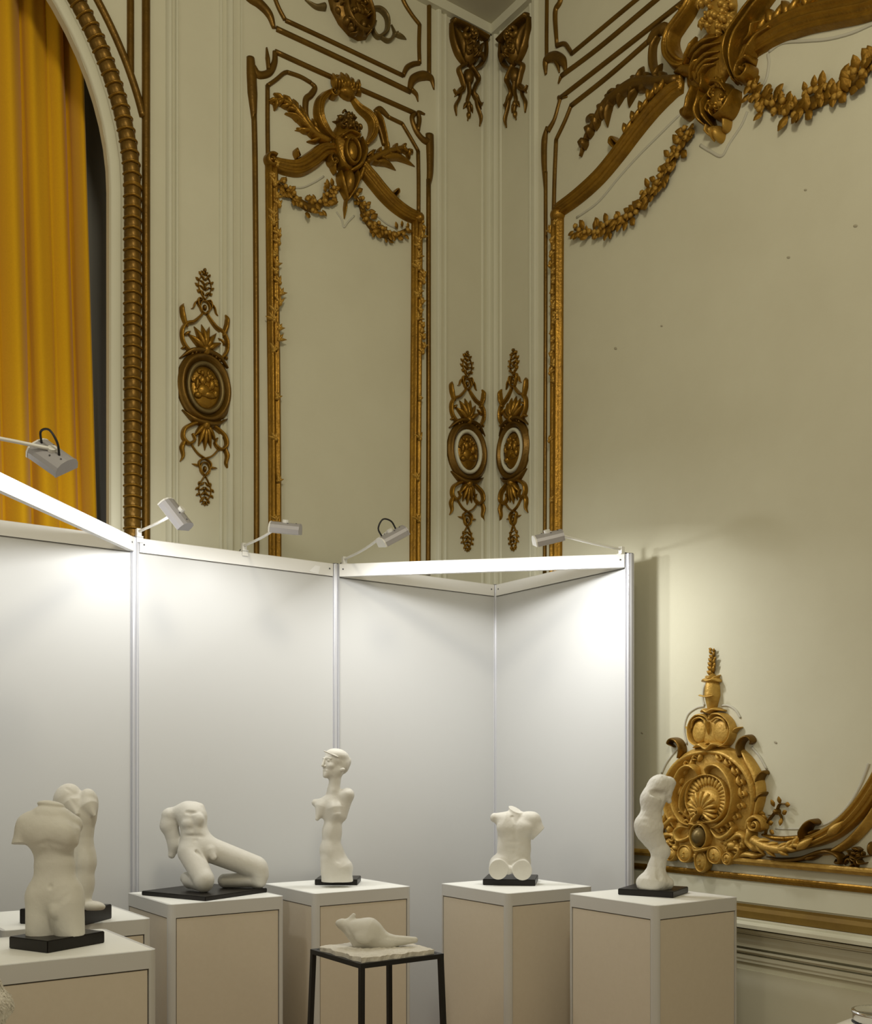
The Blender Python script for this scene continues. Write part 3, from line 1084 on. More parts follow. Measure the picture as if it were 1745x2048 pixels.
# ---- hanging capitals at the ceiling corner
def capital(plane, label, ctr, mir):
    fn = BW if plane == 'B' else RW
    c = fn(*ctr)
    u = 0.00279
    t = wall_thing('pilaster_capital', label, 'ornament', plane, c, 'hanging gilded pilaster capitals')

    def q(x, y):
        return (c[0] + mir * x * u * 1.22, c[1] - y * u)

    def L(txt):
        return [q(x, y) for x, y in S(txt)]
    mb = MB(plane)
    mb.stroke(L('-36,-2 -12,-4 12,-4 36,-2'), 12 * u, 0.05)
    for k in range(7):
        x = -32 + 64 * k / 6
        mb.leaf(q(x * 0.35, 58), q(x, 4), 15 * u, 0.055, 0.06 * (1 if x > 0 else -1))
    mb.blob(q(0, 36), 22 * u, 34 * u, 0.06)
    mb.rocaille(q(0, 30), 24 * u, 30 * u, 26, 13 * u, 0.03, 0.045, 31)
    mb.stroke(L('-36,0 -34,30 -24,56 -8,72'), [6 * u, 9 * u, 10 * u, 5 * u], 0.04)
    mb.stroke(L('36,0 34,30 24,56 8,72'), [6 * u, 9 * u, 10 * u, 5 * u], 0.04)
    mb.build('leaf_capital', 'gold_dark', t)
    mb = MB(plane)
    for sg in (1, -1):
        mb.stroke(L('%f,66 %f,84 %f,100 %f,120 %f,134 %f,128' % (4 * sg, 20 * sg, 15 * sg, 10 * sg, 24 * sg, 30 * sg)), [8 * u, 9 * u, 8 * u, 7 * u, 3 * u], 0.03)
        mb.leaf(q(10 * sg, 112), q(28 * sg, 142), 9 * u, 0.025)
        mb.stroke(L('%f,120 %f,140 %f,160 %f,178' % (14 * sg, 18 * sg, 26 * sg, 24 * sg)), [5 * u, 6 * u, 7 * u, 2 * u], 0.022)
        mb.leaf(q(2 * sg, 140), q(10 * sg, 158), 8 * u, 0.02)
    mb.blob(q(0, 90), 12 * u, 16 * u, 0.04)
    mb.stroke(L('0,100 2,120 -2,140 2,160 -1,178'), [10 * u, 8 * u, 7 * u, 6 * u, 2 * u], 0.025)
    mb.blob(q(0, 146), 6 * u, 8 * u, 0.025)
    mb.blob(q(1, 166), 5 * u, 7 * u, 0.02)
    mb.build('drop', 'gold_dark', t)


capital('B', 'dark gilded capital hanging left of the ceiling corner', (936, 66), 1)
capital('R', 'dark gilded capital hanging right of the ceiling corner', (1033, 62), 1)


# ------------------------------------------------------------------ the large framed panel on the right wall
T2 = Tr('R', 1060, 0, 2.547)
T3 = Tr('R', 1220, 0, 5.132)

fillet('gilded_fillet', 'lower of the two slanting gilded lines above the large frame', 'R', [
    ('1091,1150 1092,900 1093,600 1093,380 1093,345', 9, 0.014), ('1093,380 1090,320 1091,280 1096,254', [9, 15, 16, 8], 0.02),
    ('1098,262 1110,240 1118,212 1123,195', [14, 10, 9, 10], 0.016), ('1119,196 1136,194', [10, 3], 0.014), ('1123,196 1240,105 1374,0 1470,-75', 10, 0.016)])
fillet('gilded_fillet', 'inner slanting gilded line ending beside the acanthus spray', 'R', [
    ('1109,430 1111,350 1114,280', 10, 0.014), ('1114,280 1132,242 1144,212', 9, 0.014), ('1144,212 1220,152 1305,78', 10, 0.016), ('1298,86 1312,68 1330,58 1340,62', [10, 20, 22, 8], 0.028)])
fillet('gilded_fillet', 'outer gilded line of the upper field right of the corner', 'R', [
    ('1095,120 1095,60 1096,-40', 9, 0.014), ('1093,150 1094,122 1110,114 1128,124 1134,150', [6, 18, 22, 18, 4], 0.024),
    ('1112,118 1118,132 1120,146', [14, 10, 3], 0.02), ('1125,152 1200,96 1315,0 1400,-70', 10, 0.016), ('1118,168 1124,154', [3, 8], 0.016)])
fillet('gilded_fillet', 'inner gilded line of the upper field right of the corner', 'R', [
    ('1128,-30 1122,4 1112,26 1115,90', [10, 14, 13, 9], 0.016), ('1115,92 1130,88 1140,100 1145,108', [10, 9, 9, 8], 0.014), ('1145,108 1200,62 1282,-6 1350,-60', 9, 0.014)])


def large_frame():
    t = wall_thing('gilded_panel_frame', 'thick carved gilded frame of the large panel right of the corner', 'frame', 'R', RW(1117, 1100))
    mb = MB('R')
    mb.stroke([RW(*q) for q in S('1119,430 1118,600 1117,850 1115,1180')], 0.078, 0.045, n=8, m=14, flute=3, flat=0.7)
    mb.blob(RW(1120, 432), 0.045, 0.045, 0.055)
    mb.build('stile', 'gold', t)
    stile_carving(t, 'R', 1115, 450, 780, 20, 8, 6)
    for y in (880, 1000, 1080):
        stile_carving(t, 'R', 1113, y, y + 10, 1, y, 4)
    u = T2.u(400, 800)
    mb = MB('R')
    mb.stroke(T2('150,1080 260,1000 370,900 470,780 560,660 650,550 740,460 790,430'), [78 * u, 85 * u, 88 * u, 92 * u, 95 * u, 95 * u, 80 * u], 0.06, m=16, flute=4)
    mb.stroke(T2('460,770 435,740 440,710 470,735 500,720'), [16 * u, 26 * u, 20 * u, 22 * u, 8 * u], 0.05)
    stroke_pts = T2('520,700 560,640 600,590 640,530 680,500')
    for k, p in enumerate(stroke_pts):
        mb.leaf(p, (p[0] - 0.05, p[1] + 0.05), 0.03, 0.02, 0.1, base=0.045)
        mb.leaf(p, (p[0] + 0.01, p[1] + 0.06), 0.03, 0.02, 0.1, base=0.045)
    mb.build('scrolled_arm', 'gold', t)
    mb = MB('R')
    mb.stroke(T2('1095,330 1150,245 1230,185 1330,130 1460,85 1600,55 1760,20 1980,-70'), [70 * u, 105 * u, 120 * u, 130 * u, 130 * u, 125 * u, 120 * u], 0.07, m=18, flute=5)
    for p in T2('1180,200 1260,150 1340,110 1440,60 1560,20'):
        mb.leaf(p, (p[0] + 0.03, p[1] + 0.09), 0.045, 0.03, 0.1, base=0.03)
        mb.leaf(p, (p[0] - 0.06, p[1] + 0.07), 0.045, 0.03, 0.1, base=0.03)
    mb.build('scrolled_arm', 'gold', t)
    outlines(t, T2, ('1220,265 1290,220 1400,210 1520,200 1640,170 1745,125 1900,60', '1215,275 1220,330 1200,420 1150,460',
                     '870,740 920,770 980,795 1020,730 1080,640 1110,570', '240,1110 350,1030 460,900 560,790 660,690 770,580'), 13 * u)


large_frame()


def large_cartouche():
    u = T3.u(1000, 600)
    t = wall_thing('gilded_cartouche', 'large gilded crest of scrolls and mask at the top right', 'ornament', 'R', T3.p(1050, 650))
    mb = MB('R')
    mb.stroke(T3('930,-120 900,20 850,140 760,270 690,380 665,500 690,610 770,680 860,650'), [100 * u, 140 * u, 150 * u, 160 * u, 165 * u, 170 * u, 150 * u, 60 * u], 0.085, m=16, flute=3)
    mb.stroke(T3('770,60 750,110 790,130'), [10 * u, 40 * u, 14 * u], 0.05)
    mb.build('scroll', 'gold', t)
    mb = MB('R')
    mb.blob(T3.p(1060, 640), 330 * u, 330 * u, 0.05, n=24)
    for txt in ('880,640 960,560 1060,480 1190,420', '900,720 980,620 1080,540 1210,480', '930,780 1000,700 1090,620 1200,570', '960,860 1010,760 1100,680 1190,640',
                '830,700 880,620 930,520 960,420', '1000,900 1020,820 1080,740 1160,700', '900,860 930,760 980,690 1040,640'):
        mb.stroke(T3(txt), [20 * u, 52 * u, 55 * u, 14 * u], 0.045, 0.035)
    mb.stroke(T3('700,760 800,740 900,760 960,840 1000,930'), [30 * u, 110 * u, 120 * u, 100 * u, 40 * u], 0.05, 0.01)
    mb.build('fluted_body', 'gold', t)
    mb = MB('R')
    mb.blob(T3.p(1160, 170), 190 * u, 240 * u, 0.06, n=20)
    rnd = random.Random(4)
    for k in range(46):
        r, a = math.sqrt(rnd.random()), rnd.random() * 6.28
        p = T3.p(1160 + 190 * r * math.cos(a), 170 + 240 * r * math.sin(a))
        s = rnd.uniform(22, 42) * u
        mb.blob(p, s, s, 0.03, base=0.035 + 0.02 * (1 - r), n=9, m=4)
        if rnd.random() < 0.5:
            for j in range(5):
                e = (p[0] + s * 1.5 * math.cos(j * 1.257), p[1] + s * 1.5 * math.sin(j * 1.257))
                mb.leaf(p, e, s * 0.9, 0.02, base=0.04)
    mb.build('flower_cluster', 'gold_pale', t)
    mb = MB('R')
    for d in (0, 75):
        mb.stroke(T3('%f,-120 %f,60 %f,240 %f,400 %f,560 %f,720 %f,860' % (1700 + d, 1560 + d, 1430 + d, 1320 + d, 1270 + d * 0.9, 1290 + d * 0.6, 1340 + d * 0.5)), [60 * u, 75 * u, 75 * u, 66 * u, 50 * u], 0.085, m=12, flute=2)
    mb.build('strap', 'gold', t)
    mb = MB('R')
    mb.volute(T3.p(1465, 770), 105 * u, 62 * u, 0.085, 2.2, 1.4, ccw=-1)
    mb.stroke(T3('1720,320 1600,420 1520,540 1460,640 1390,720 1370,790'), [60 * u, 80 * u, 90 * u, 80 * u, 60 * u, 40 * u], 0.08, m=12, flute=2)
    mb.stroke(T3('1660,250 1590,330 1560,420 1500,480 1420,500'), [10 * u, 40 * u, 36 * u, 30 * u, 6 * u], 0.075, 0.02)
    mb.build('volute', 'gold', t)
    mb = MB('R')
    mb.blob(T3.p(1190, 1060), 135 * u, 180 * u, 0.075, n=20)
    mb.rocaille(T3.p(1190, 1040), 110 * u, 140 * u, 26, 70 * u, 0.022, 0.055, 61)
    mb.stroke(T3('1130,930 1180,900 1250,920 1290,990'), [16 * u, 40 * u, 40 * u, 12 * u], 0.03, 0.06)
    mb.stroke(T3('1120,1200 1160,1160 1130,1130 1105,1180 1130,1220'), [20 * u, 34 * u, 30 * u, 26 * u, 10 * u], 0.03, 0.06)
    mb.stroke(T3('1350,950 1330,1080 1270,1200 1170,1240 1120,1190'), [30 * u, 62 * u, 70 * u, 50 * u, 20 * u], 0.095)
    mb.stroke(T3('930,930 900,1060 880,1160 830,1220 790,1170 810,1110'), [60 * u, 80 * u, 80 * u, 60 * u, 40 * u, 20 * u], 0.08)
    mb.stroke(T3('990,960 1010,1060 980,1180 1000,1270 1060,1330'), [40 * u, 70 * u, 74 * u, 60 * u, 20 * u], 0.085)
    mb.stroke(T3('1080,1000 1060,1120 1070,1240 1110,1330'), [30 * u, 55 * u, 55 * u, 20 * u], 0.09)
    mb.stroke(T3('1010,760 1050,850 1040,940 990,1000'), [30 * u, 50 * u, 50 * u, 16 * u], 0.08)
    mb.build('mask', 'gold', t)
    mb = MB('R')
    mb.blob(T3.p(1150, 1390), 55 * u, 90 * u, 0.06, -0.2)
    mb.stroke(T3('1060,1310 1040,1370 1070,1420'), [50 * u, 50 * u, 12 * u], 0.05)
    mb.stroke(T3('1240,1260 1230,1330 1190,1370'), [60 * u, 50 * u, 16 * u], 0.055)
    mb.leaf(T3.p(1140, 1330), T3.p(1110, 1475), 60 * u, 0.06, base=0.02)
    mb.build('pendant', 'gold_pale', t)
    mb = MB('R')
    mb.acanthus(T2('770,420 660,425 560,430 470,480 400,540 350,620 300,700 264,800'), 0.115, 0.055, 9, 0.62)
    for a, b in (('560,430', '585,340'), ('640,420', '680,325'), ('600,430', '620,390'), ('500,460', '455,550'), ('430,510', '400,650'), ('560,450', '510,550'), ('360,600', '290,625'), ('470,470', '395,500')):
        mb.leaf(T2(a)[0], T2(b)[0], 0.034, 0.045, 0.08)
    mb.stroke(T2('665,410 640,340 640,250 665,190'), [0.03, 0.034, 0.03, 0.02], 0.045)
    mb.build('acanthus_leaf', 'gold_dark', t)


large_cartouche()
garland('R', T2('825,640 790,730 740,810 690,900 630,980 560,1050 480,1120 400,1170 320,1190 230,1170'), 'long gilded leaf garland left of the top right crest', 125, 0.10, 0.050, 3)
garland('R', T2('1120,450 1180,500 1240,540 1330,550 1430,530 1530,490 1620,440 1720,360 1840,270'), 'gilded leaf garland right of the top right crest, cut by the picture edge', 115, 0.12, 0.056, 4)


# ------------------------------------------------------------------ shell cartouche low on the right wall
T7 = Tr('R', 1260, 1280, 3.598)


def shell_cartouche():
    T = T7
    u = T.u(600, 1130)
    k = 1.16     # the wall recedes: traced widths are foreshortened
    t = wall_thing('shell_cartouche', 'gilded rocaille cartouche with scallop shell on the dado', 'ornament', 'R', T.p(610, 1600))
    mb = MB('R')
    mb.blob(T.p(610, 1130), 340 * u * k, 380 * u, 0.030, n=36, flat=0.6)
    mb.blob(T.p(560, 1440), 330 * u * k, 170 * u, 0.026, n=30, flat=0.6)
    mb.build('backplate', 'gold_leaf', t)
    mb = MB('R')
    mb.stroke(T('590,800 480,830 380,900 315,1000 290,1130 305,1250 350,1350'), [70 * u, 95 * u, 100 * u, 90 * u, 80 * u, 70 * u, 40 * u], 0.065, m=12, flute=2)
    mb.stroke(T('600,800 720,820 820,880 890,970 925,1090 920,1210 880,1320'), [70 * u, 95 * u, 105 * u, 95 * u, 85 * u, 70 * u, 40 * u], 0.065, m=12, flute=2)
    mb.stroke(T('820,790 880,870 940,980 965,1100 940,1230 890,1350'), [20 * u, 50 * u, 55 * u, 50 * u, 40 * u, 16 * u], 0.05)
    mb.build('outer_rim', 'gold_leaf', t)
    mb = MB('R')
    mb.stroke(T('540,985 530,930 490,905 440,930 400,1010 378,1120 395,1230 440,1310 500,1340'), [16 * u, 32 * u, 36 * u, 38 * u, 40 * u, 40 * u, 38 * u, 30 * u, 14 * u], 0.085)
    mb.stroke(T('605,985 610,930 655,900 720,915 780,985 815,1090 810,1190 770,1280 690,1340 620,1350'), [16 * u, 32 * u, 36 * u, 40 * u, 42 * u, 42 * u, 42 * u, 38 * u, 34 * u, 14 * u], 0.085)
    mb.stroke(T('560,1290 640,1305 710,1280 755,1200 750,1100 710,1020 640,975'), [14 * u, 30 * u, 30 * u, 28 * u, 24 * u, 20 * u, 10 * u], 0.075)
    mb.stroke(T('470,1290 430,1210 440,1100 480,1020 550,975'), [10 * u, 24 * u, 24 * u, 20 * u, 10 * u], 0.072)
    mb.build('inner_scroll', 'gold_leaf', t)
    for kk in range(9):
        f = kk / 8
        c = T.p(610, 1130)
        for sg in (1, -1):
            mb = MB('R')
            p = (c[0] + sg * 250 * u * k * math.cos(math.radians(-70 + 140 * f)), c[1] + 270 * u * math.sin(math.radians(-70 + 140 * f)))
            mb.leaf(p, (p[0] - sg * 0.012, p[1] + 0.05), 0.024, 0.022, 0.15 * sg, base=0.028)
            mb.stroke([(p[0] + sg * 0.006, p[1] + 0.01), (p[0] + sg * 0.022, p[1] + 0.012), (p[0] + sg * 0.012, p[1] + 0.028), (p[0] + sg * 0.004, p[1] + 0.014)], [0.006, 0.010, 0.009, 0.003], 0.026, 0.030, n=3, m=5)
            mb.build('chain_leaf', 'gold_leaf', t)
    # fluted disc behind the shell
    mb = MB('R')
    c = T.p(598, 1140)
    for kk in range(30):
        a = 2 * math.pi * kk / 30
        r0, r1 = 95 * u, 158 * u
        p, e = (c[0] + k * r0 * math.cos(a), c[1] + r0 * math.sin(a)), (c[0] + k * r1 * math.cos(a), c[1] + r1 * math.sin(a))
        mb.stroke([p, e], [16 * u, 34 * u, 26 * u], 0.010, 0.030, n=3, m=6)
    mb.ring(c, 165 * u * k, 172 * u, 16 * u, 0.02, base=0.030, n=40)
    mb.build('ray_disc', 'gold_leaf', t)
    mb = MB('R')
    hub = T.p(575, 1235)
    mb.blob(T.p(600, 1165), 104 * u * k, 104 * u, 0.050, n=24, base=0.02)
    for kk in range(13):
        a = math.radians(-38 + 256 * kk / 12)
        R = 150 * u * (0.72 + 0.28 * math.sin(max(0, min(math.pi, a + 0.3))))
        e = (hub[0] + k * R * math.cos(a) * 0.92 - 20 * u, hub[1] + R * math.sin(a))
        mid = ((hub[0] + e[0]) / 2 , (hub[1] + e[1]) / 2 + 6 * u)
        mb.stroke([hub, mid, e], [10 * u, 28 * u, 40 * u, 26 * u], 0.030, 0.048, n=4, m=7)
    mb.volute(hub, 26 * u, 16 * u, 0.06, 1.0, base=0.04)
    mb.build('scallop_shell', 'gold_leaf', t)
    mb = MB('R')
    mb.blob(T.p(557, 1412), 58 * u * k, 80 * u, 0.075, n=22, base=0.015)
    mb.build('oval_cabochon', 'bronze', t)
    mb = MB('R')
    mb.ring(T.p(557, 1410), 66 * u * k, 88 * u, 20 * u, 0.04, base=0.025)
    mb.stroke(T('480,1350 500,1320 540,1330 560,1310 590,1335'), [20 * u, 34 * u, 26 * u, 30 * u, 14 * u], 0.075)
    mb.stroke(T('490,1490 540,1510 600,1500 630,1480'), [14 * u, 36 * u, 36 * u, 14 * u], 0.075)
    mb.build('cabochon_setting', 'gold_leaf', t)
    # hanging petals
    for (cx_, cy_, rx, ry, rot) in ((440, 1535, 62, 68, -0.5), (556, 1590, 52, 84, 0.0), (655, 1545, 62, 66, 0.5), (335, 1540, 50, 50, -0.3), (745, 1570, 36, 46, 0.3)):
        mb = MB('R')
        cpt = T.p(cx_, cy_)
        mb.blob(cpt, rx * u * k, ry * u, 0.045, rot, n=18, flat=0.5, base=0.004)
        mb.ring(cpt, rx * u * k * 0.86, ry * u * 0.88, 16 * u, 0.022, base=0.026, rot=rot, n=24)
        for dy in (-22, 8):
            mb.blob((cpt[0], cpt[1] + dy * u), 9 * u, 9 * u, 0.016, base=0.044, n=8, m=3)
        mb.build('petal', 'gold_leaf', t)
    mb = MB('R')
    mb.stroke(T('470,1350 420,1340 380,1380 400,1440 460,1420 450,1385'), [30 * u, 46 * u, 50 * u, 46 * u, 34 * u, 14 * u], 0.065)
    mb.stroke(T('340,1280 290,1330 240,1330 225,1290 250,1270'), [50 * u, 56 * u, 50 * u, 36 * u, 16 * u], 0.055)
    mb.stroke(T('400,1450 340,1400 280,1410 240,1460 260,1510'), [30 * u, 48 * u, 56 * u, 50 * u, 20 * u], 0.055)
    mb.stroke(T('350,1480 310,1450 270,1500 300,1550'), [30 * u, 40 * u, 40 * u, 16 * u], 0.05)
    mb.stroke(T('250,1400 240,1350 280,1300 300,1240 290,1180'), [30 * u, 44 * u, 44 * u, 40 * u, 14 * u], 0.05)
    mb.rocaille(T.p(330, 1440), 80 * u, 90 * u, 16, 50 * u, 0.028, 0.02, 41)
    mb.build('leaf_scroll', 'gold_leaf', t)
    mb = MB('R')
    mb.stroke(T('620,1360 690,1420 760,1400 790,1350 750,1320'), [26 * u, 46 * u, 54 * u, 44 * u, 16 * u], 0.07)
    mb.stroke(T('690,1460 760,1440 830,1400 870,1420 850,1480 790,1520'), [26 * u, 44 * u, 54 * u, 54 * u, 44 * u, 16 * u], 0.06)
    mb.stroke(T('880,1330 900,1390 890,1450 930,1500 970,1510'), [40 * u, 60 * u, 60 * u, 50 * u, 20 * u], 0.055)
    mb.stroke(T('720,1520 780,1490 830,1510 800,1560 750,1590'), [26 * u, 44 * u, 44 * u, 40 * u, 16 * u], 0.05)
    mb.stroke(T('800,1560 870,1540 930,1550 980,1540'), [30 * u, 50 * u, 50 * u, 16 * u], 0.045)
    mb.rocaille(T.p(800, 1460), 90 * u, 80 * u, 18, 50 * u, 0.028, 0.02, 43)
    mb.blob(T.p(778, 1475), 46 * u * k, 42 * u, 0.06)
    mb.volute(T.p(945, 1330), 44 * u, 30 * u, 0.06, 0.4, ccw=-1)
    mb.stroke(T('885,1360 900,1300 940,1270 985,1300 990,1350 950,1370'), [40 * u, 44 * u, 40 * u, 36 * u, 30 * u, 10 * u], 0.055)
    mb.build('leaf_scroll', 'gold_leaf', t)
    # crest above
    mb = MB('R')
    mb.blob(T.p(612, 645), 155 * u * k, 120 * u, 0.03, n=24, flat=0.5)
    mb.blob(T.p(532, 660), 62 * u * k, 96 * u, 0.036, 0.1, flat=0.7)
    mb.blob(T.p(688, 660), 70 * u * k, 96 * u, 0.036, -0.1, flat=0.7)
    for dx in (-1, 1):
        mb.stroke(T('%f,590 %f,560 %f,580 %f,640' % (612 + dx * 20, 612 + dx * 60, 612 + dx * 110, 612 + dx * 128)), [10 * u, 16 * u, 16 * u, 6 * u], 0.012, 0.036)
    mb.stroke(T('600,575 570,545 520,545 475,590 460,660 480,730 540,765 600,740'), [14 * u, 22 * u, 22 * u, 20 * u, 20 * u, 22 * u, 22 * u, 14 * u], 0.05)
    mb.stroke(T('605,575 640,535 700,540 750,590 768,660 745,730 690,765 610,740'), [14 * u, 22 * u, 22 * u, 20 * u, 20 * u, 22 * u, 22 * u, 14 * u], 0.05)
    mb.stroke(T('600,590 603,650 600,690'), [24 * u, 18 * u, 8 * u], 0.06)
    mb.stroke(T('530,520 570,505 600,520 640,500 700,510'), [10 * u, 30 * u, 30 * u, 30 * u, 10 * u], 0.05)
    mb.stroke(T('460,660 440,640 415,625'), [26 * u, 22 * u, 8 * u], 0.035)
    mb.stroke(T('770,660 790,638 818,628'), [26 * u, 22 * u, 8 * u], 0.035)
    mb.stroke(T('490,775 560,755 610,785 660,750 725,770'), [16 * u, 40 * u, 36 * u, 40 * u, 16 * u], 0.07)
    mb.build('crest', 'gold_leaf', t)
    mb = MB('R')
    mb.stroke(T('606,520 608,460 612,400 612,340 610,300'), [50 * u, 78 * u, 108 * u, 100 * u, 84 * u], 0.055, flat=0.3)
    mb.stroke(T('562,402 612,412 664,402'), 12 * u, 0.012, 0.05)
    mb.stroke(T('548,300 580,290 612,296 645,288 664,300'), [14 * u, 30 * u, 34 * u, 30 * u, 14 * u], 0.06)
    mb.leaf(T.p(610, 300), T.p(560, 255), 26 * u, 0.04)
    mb.leaf(T.p(612, 300), T.p(658, 250), 26 * u, 0.04)
    mb.leaf(T.p(611, 300), T.p(612, 240), 40 * u, 0.05)
    mb.build('finial', 'gold_leaf', t)
    mb = MB('R')
    mb.stroke(T('611,290 608,200 614,120 616,70'), [10 * u, 12 * u, 10 * u, 5 * u], 0.02)
    mb.build('spray_stem', 'gold_dark', t)
    rnd = random.Random(2)
    for kk in range(13):
        y = 250 - kk * 14.5
        p = T.p(611 + rnd.uniform(-5, 5), y)
        a = (math.pi / 2) + (0.9 if kk % 2 else -0.9) * rnd.uniform(0.6, 1.2)
        put_leaf(t, 'R', p, a, (0.036 - 0.0012 * kk), 0.012, 0.25)
    # curls
    for txt in ('390,850 400,780 375,730 330,715 305,745 335,770', '830,840 815,770 840,715 880,695 905,725 880,750', '950,1040 965,985 990,950 1008,965', '950,1160 970,1120 1000,1095'):
        mb = MB('R')
        mb.stroke(T(txt), [34 * u, 36 * u, 34 * u, 30 * u, 26 * u, 10 * u], 0.05)
        mb.build('curl', 'gold_dark', t)
    outlines(t, T, ('232,960 270,880 330,800 370,760', '415,750 395,640 420,540 480,490 540,475', '540,470 528,420 535,350 552,310', '665,470 720,475 770,510 800,560', '880,770 940,840 990,930'), 16 * u)


shell_cartouche()


def scroll_arm():
    T = T7
    u = T.u(1400, 1400)
    t = wall_thing('gilded_scroll', 'sweeping gilded scroll right of the shell cartouche', 'ornament', 'R', T.p(1200, 1560))
    mb = MB('R')
    mb.stroke(T('930,1440 1000,1490 1130,1500 1270,1460 1400,1420 1530,1350 1650,1240 1750,1110 1840,960 1900,820'), [26 * u, 70 * u, 80 * u, 100 * u, 115 * u, 120 * u, 120 * u, 120 * u, 115 * u], 0.075, m=18, flute=5)
    mb.build('fluted_scroll', 'gold_pale', t)
    mb = MB('R')
    mb.stroke(T('1380,1545 1500,1510 1620,1430 1730,1310 1820,1170 1900,1000'), [16 * u, 56 * u, 70 * u, 74 * u, 74 * u, 70 * u], 0.05, m=12, flute=2)
    mb.build('lower_roll', 'gold_leaf', t)
    mb = MB('R')
    mb.acanthus(T('960,1430 1050,1480 1150,1500 1230,1480 1290,1450'), 0.075, 0.03, 5, 0.7, base=0.06)
    mb.build('acanthus_leaf', 'gold_leaf', t)
    for a, b in (((1280, 1500), (1385, 1420)), ((1500, 1400), (1605, 1300))):
        mb = MB('R')
        mb.leaf(T.p(*a), T.p(*b), 62 * u, 0.03, base=0.06)
        mb.build('acanthus_leaf', 'gold_leaf', t)
    mb = MB('R')
    mb.stroke(T('1280,1440 1295,1380 1330,1320 1355,1298 1372,1315 1350,1330'), [30 * u, 44 * u, 40 * u, 30 * u, 24 * u, 8 * u], 0.08)
    mb.leaf(T.p(1330, 1400), T.p(1372, 1360), 34 * u, 0.06)
    mb.build('curled_leaf', 'gold_dark', t)
    mb = MB('R')
    mb.stroke(T('1000,1560 1120,1580 1260,1570 1380,1530 1470,1520 1535,1555 1540,1595 1505,1600 1500,1575'), [10 * u, 34 * u, 40 * u, 44 * u, 44 * u, 40 * u, 34 * u, 24 * u, 10 * u], 0.05)
    mb.leaf(T.p(1280, 1580), T.p(1400, 1545), 40 * u, 0.05)
    mb.build('volute', 'gold_dark', t)
    mb = MB('R')
    mb.stroke(T('1545,1575 1600,1545 1660,1560 1745,1550'), [14 * u, 24 * u, 20 * u, 10 * u], 0.03)
    mb.rocaille(T.p(1640, 1540), 60 * u, 50 * u, 16, 50 * u, 0.04, 0, 51)
    mb.leaf(T.p(1640, 1570), T.p(1650, 1640), 40 * u, 0.03)
    mb.leaf(T.p(1640, 1600), T.p(1580, 1650), 26 * u, 0.03)
    mb.leaf(T.p(1600, 1560), T.p(1555, 1620), 26 * u, 0.03)
    mb.blob(T.p(1745, 1500), 20 * u, 50 * u, 0.03)
    mb.build('flower_spray', 'gold_dark', t)
    mb = MB('R')
    mb.stroke(T('1120,1430 1250,1420 1330,1400'), [40 * u, 44 * u, 16 * u], 0.02)
    mb.stroke(T('960,1400 1050,1425 1130,1430'), [20 * u, 40 * u, 40 * u], 0.02)
    mb.build('backing_fillet', 'gold', t)
    # leafy twig
    mb = MB('R')
    mb.stroke(T('985,1400 1005,1310 1040,1260 1070,1220 1090,1180 1130,1180'), [12 * u, 14 * u, 14 * u, 12 * u, 8 * u], 0.02)
    mb.stroke(T('1070,1230 1095,1260 1105,1300'), [10 * u, 10 * u, 5 * u], 0.018)
    mb.stroke(T('1040,1260 1000,1260'), [9 * u, 5 * u], 0.015)
    mb.blob(T.p(1070, 1235), 28 * u, 26 * u, 0.03)
    mb.build('twig', 'gold_dark', t)
    for x, y, a in ((990, 1255, 2.9), (1055, 1200, 1.9), (1095, 1180, 1.6), (1130, 1180, -0.1), (1105, 1280, -1.6), (1110, 1250, 0.4), (1000, 1300, 2.2), (1010, 1320, 0.2), (1000, 1350, 2.6), (1020, 1370, -0.4)):
        put_leaf(t, 'R', T.p(x, y), math.pi - a, 0.034, 0.012, 0.25)
    # grey line following the scroll
    mb = MB('R')
    mb.stroke(T('1050,1357 1150,1360 1280,1355 1400,1330 1500,1270 1590,1170 1660,1050 1705,940 1722,888'), [14 * u, 15 * u, 16 * u, 18 * u, 22 * u, 24 * u, 26 * u], 0.004, m=6)
    mb.build('chased_outline', 'grey_line', t)


scroll_arm()

# ------------------------------------------------------------------ exhibition booth
def post(p, label):
    t = thing('partition_post', label, 'post', (p[0], p[1], 0), 0, 'upright posts of the booth')
    prof = []
    for k in range(8):
        a = math.pi / 4 * k
        for da, r in ((-0.36, 0.0212), (-0.20, 0.0216), (-0.17, 0.0150), (0.17, 0.0150), (0.20, 0.0216), (0.36, 0.0212)):
            prof.append((r * math.cos(a + da), r * math.sin(a + da)))
    mb = MB()
    mb.prism(prof, 0.0, TOP)
    mb.v = [(x + p[0], y + p[1], z) for x, y, z in mb.v]
    mb.build('profile', 'aluminium', t, smooth=False)
    mb = MB()
    mb.prism([(0.017 * math.cos(k * 0.5236) + p[0], 0.017 * math.sin(k * 0.5236) + p[1]) for k in range(12)], TOP, TOP + 0.003)
    mb.build('end_cap', 'groove', t, smooth=False)
    mb = MB()
    mb.prism([(0.030 * math.cos(k * 0.5236) + p[0], 0.030 * math.sin(k * 0.5236) + p[1]) for k in range(12)], 0.0, 0.012)
    mb.build('foot', 'aluminium', t, smooth=False)


for p, l in ((P0, 'grey grooved aluminium post behind the kneeling figure'), (P1, 'grey grooved aluminium post behind the woman bust'),
             (P2, 'grey grooved aluminium post in the inner corner of the booth'), (P3, 'grey grooved aluminium post at the right end of the booth'),
             (PM, 'grey grooved aluminium post at the far left of the booth'), (PQ, 'grey grooved aluminium post nearest to the viewer on the left')):
    post(p, l)

RAIL_H = 0.062


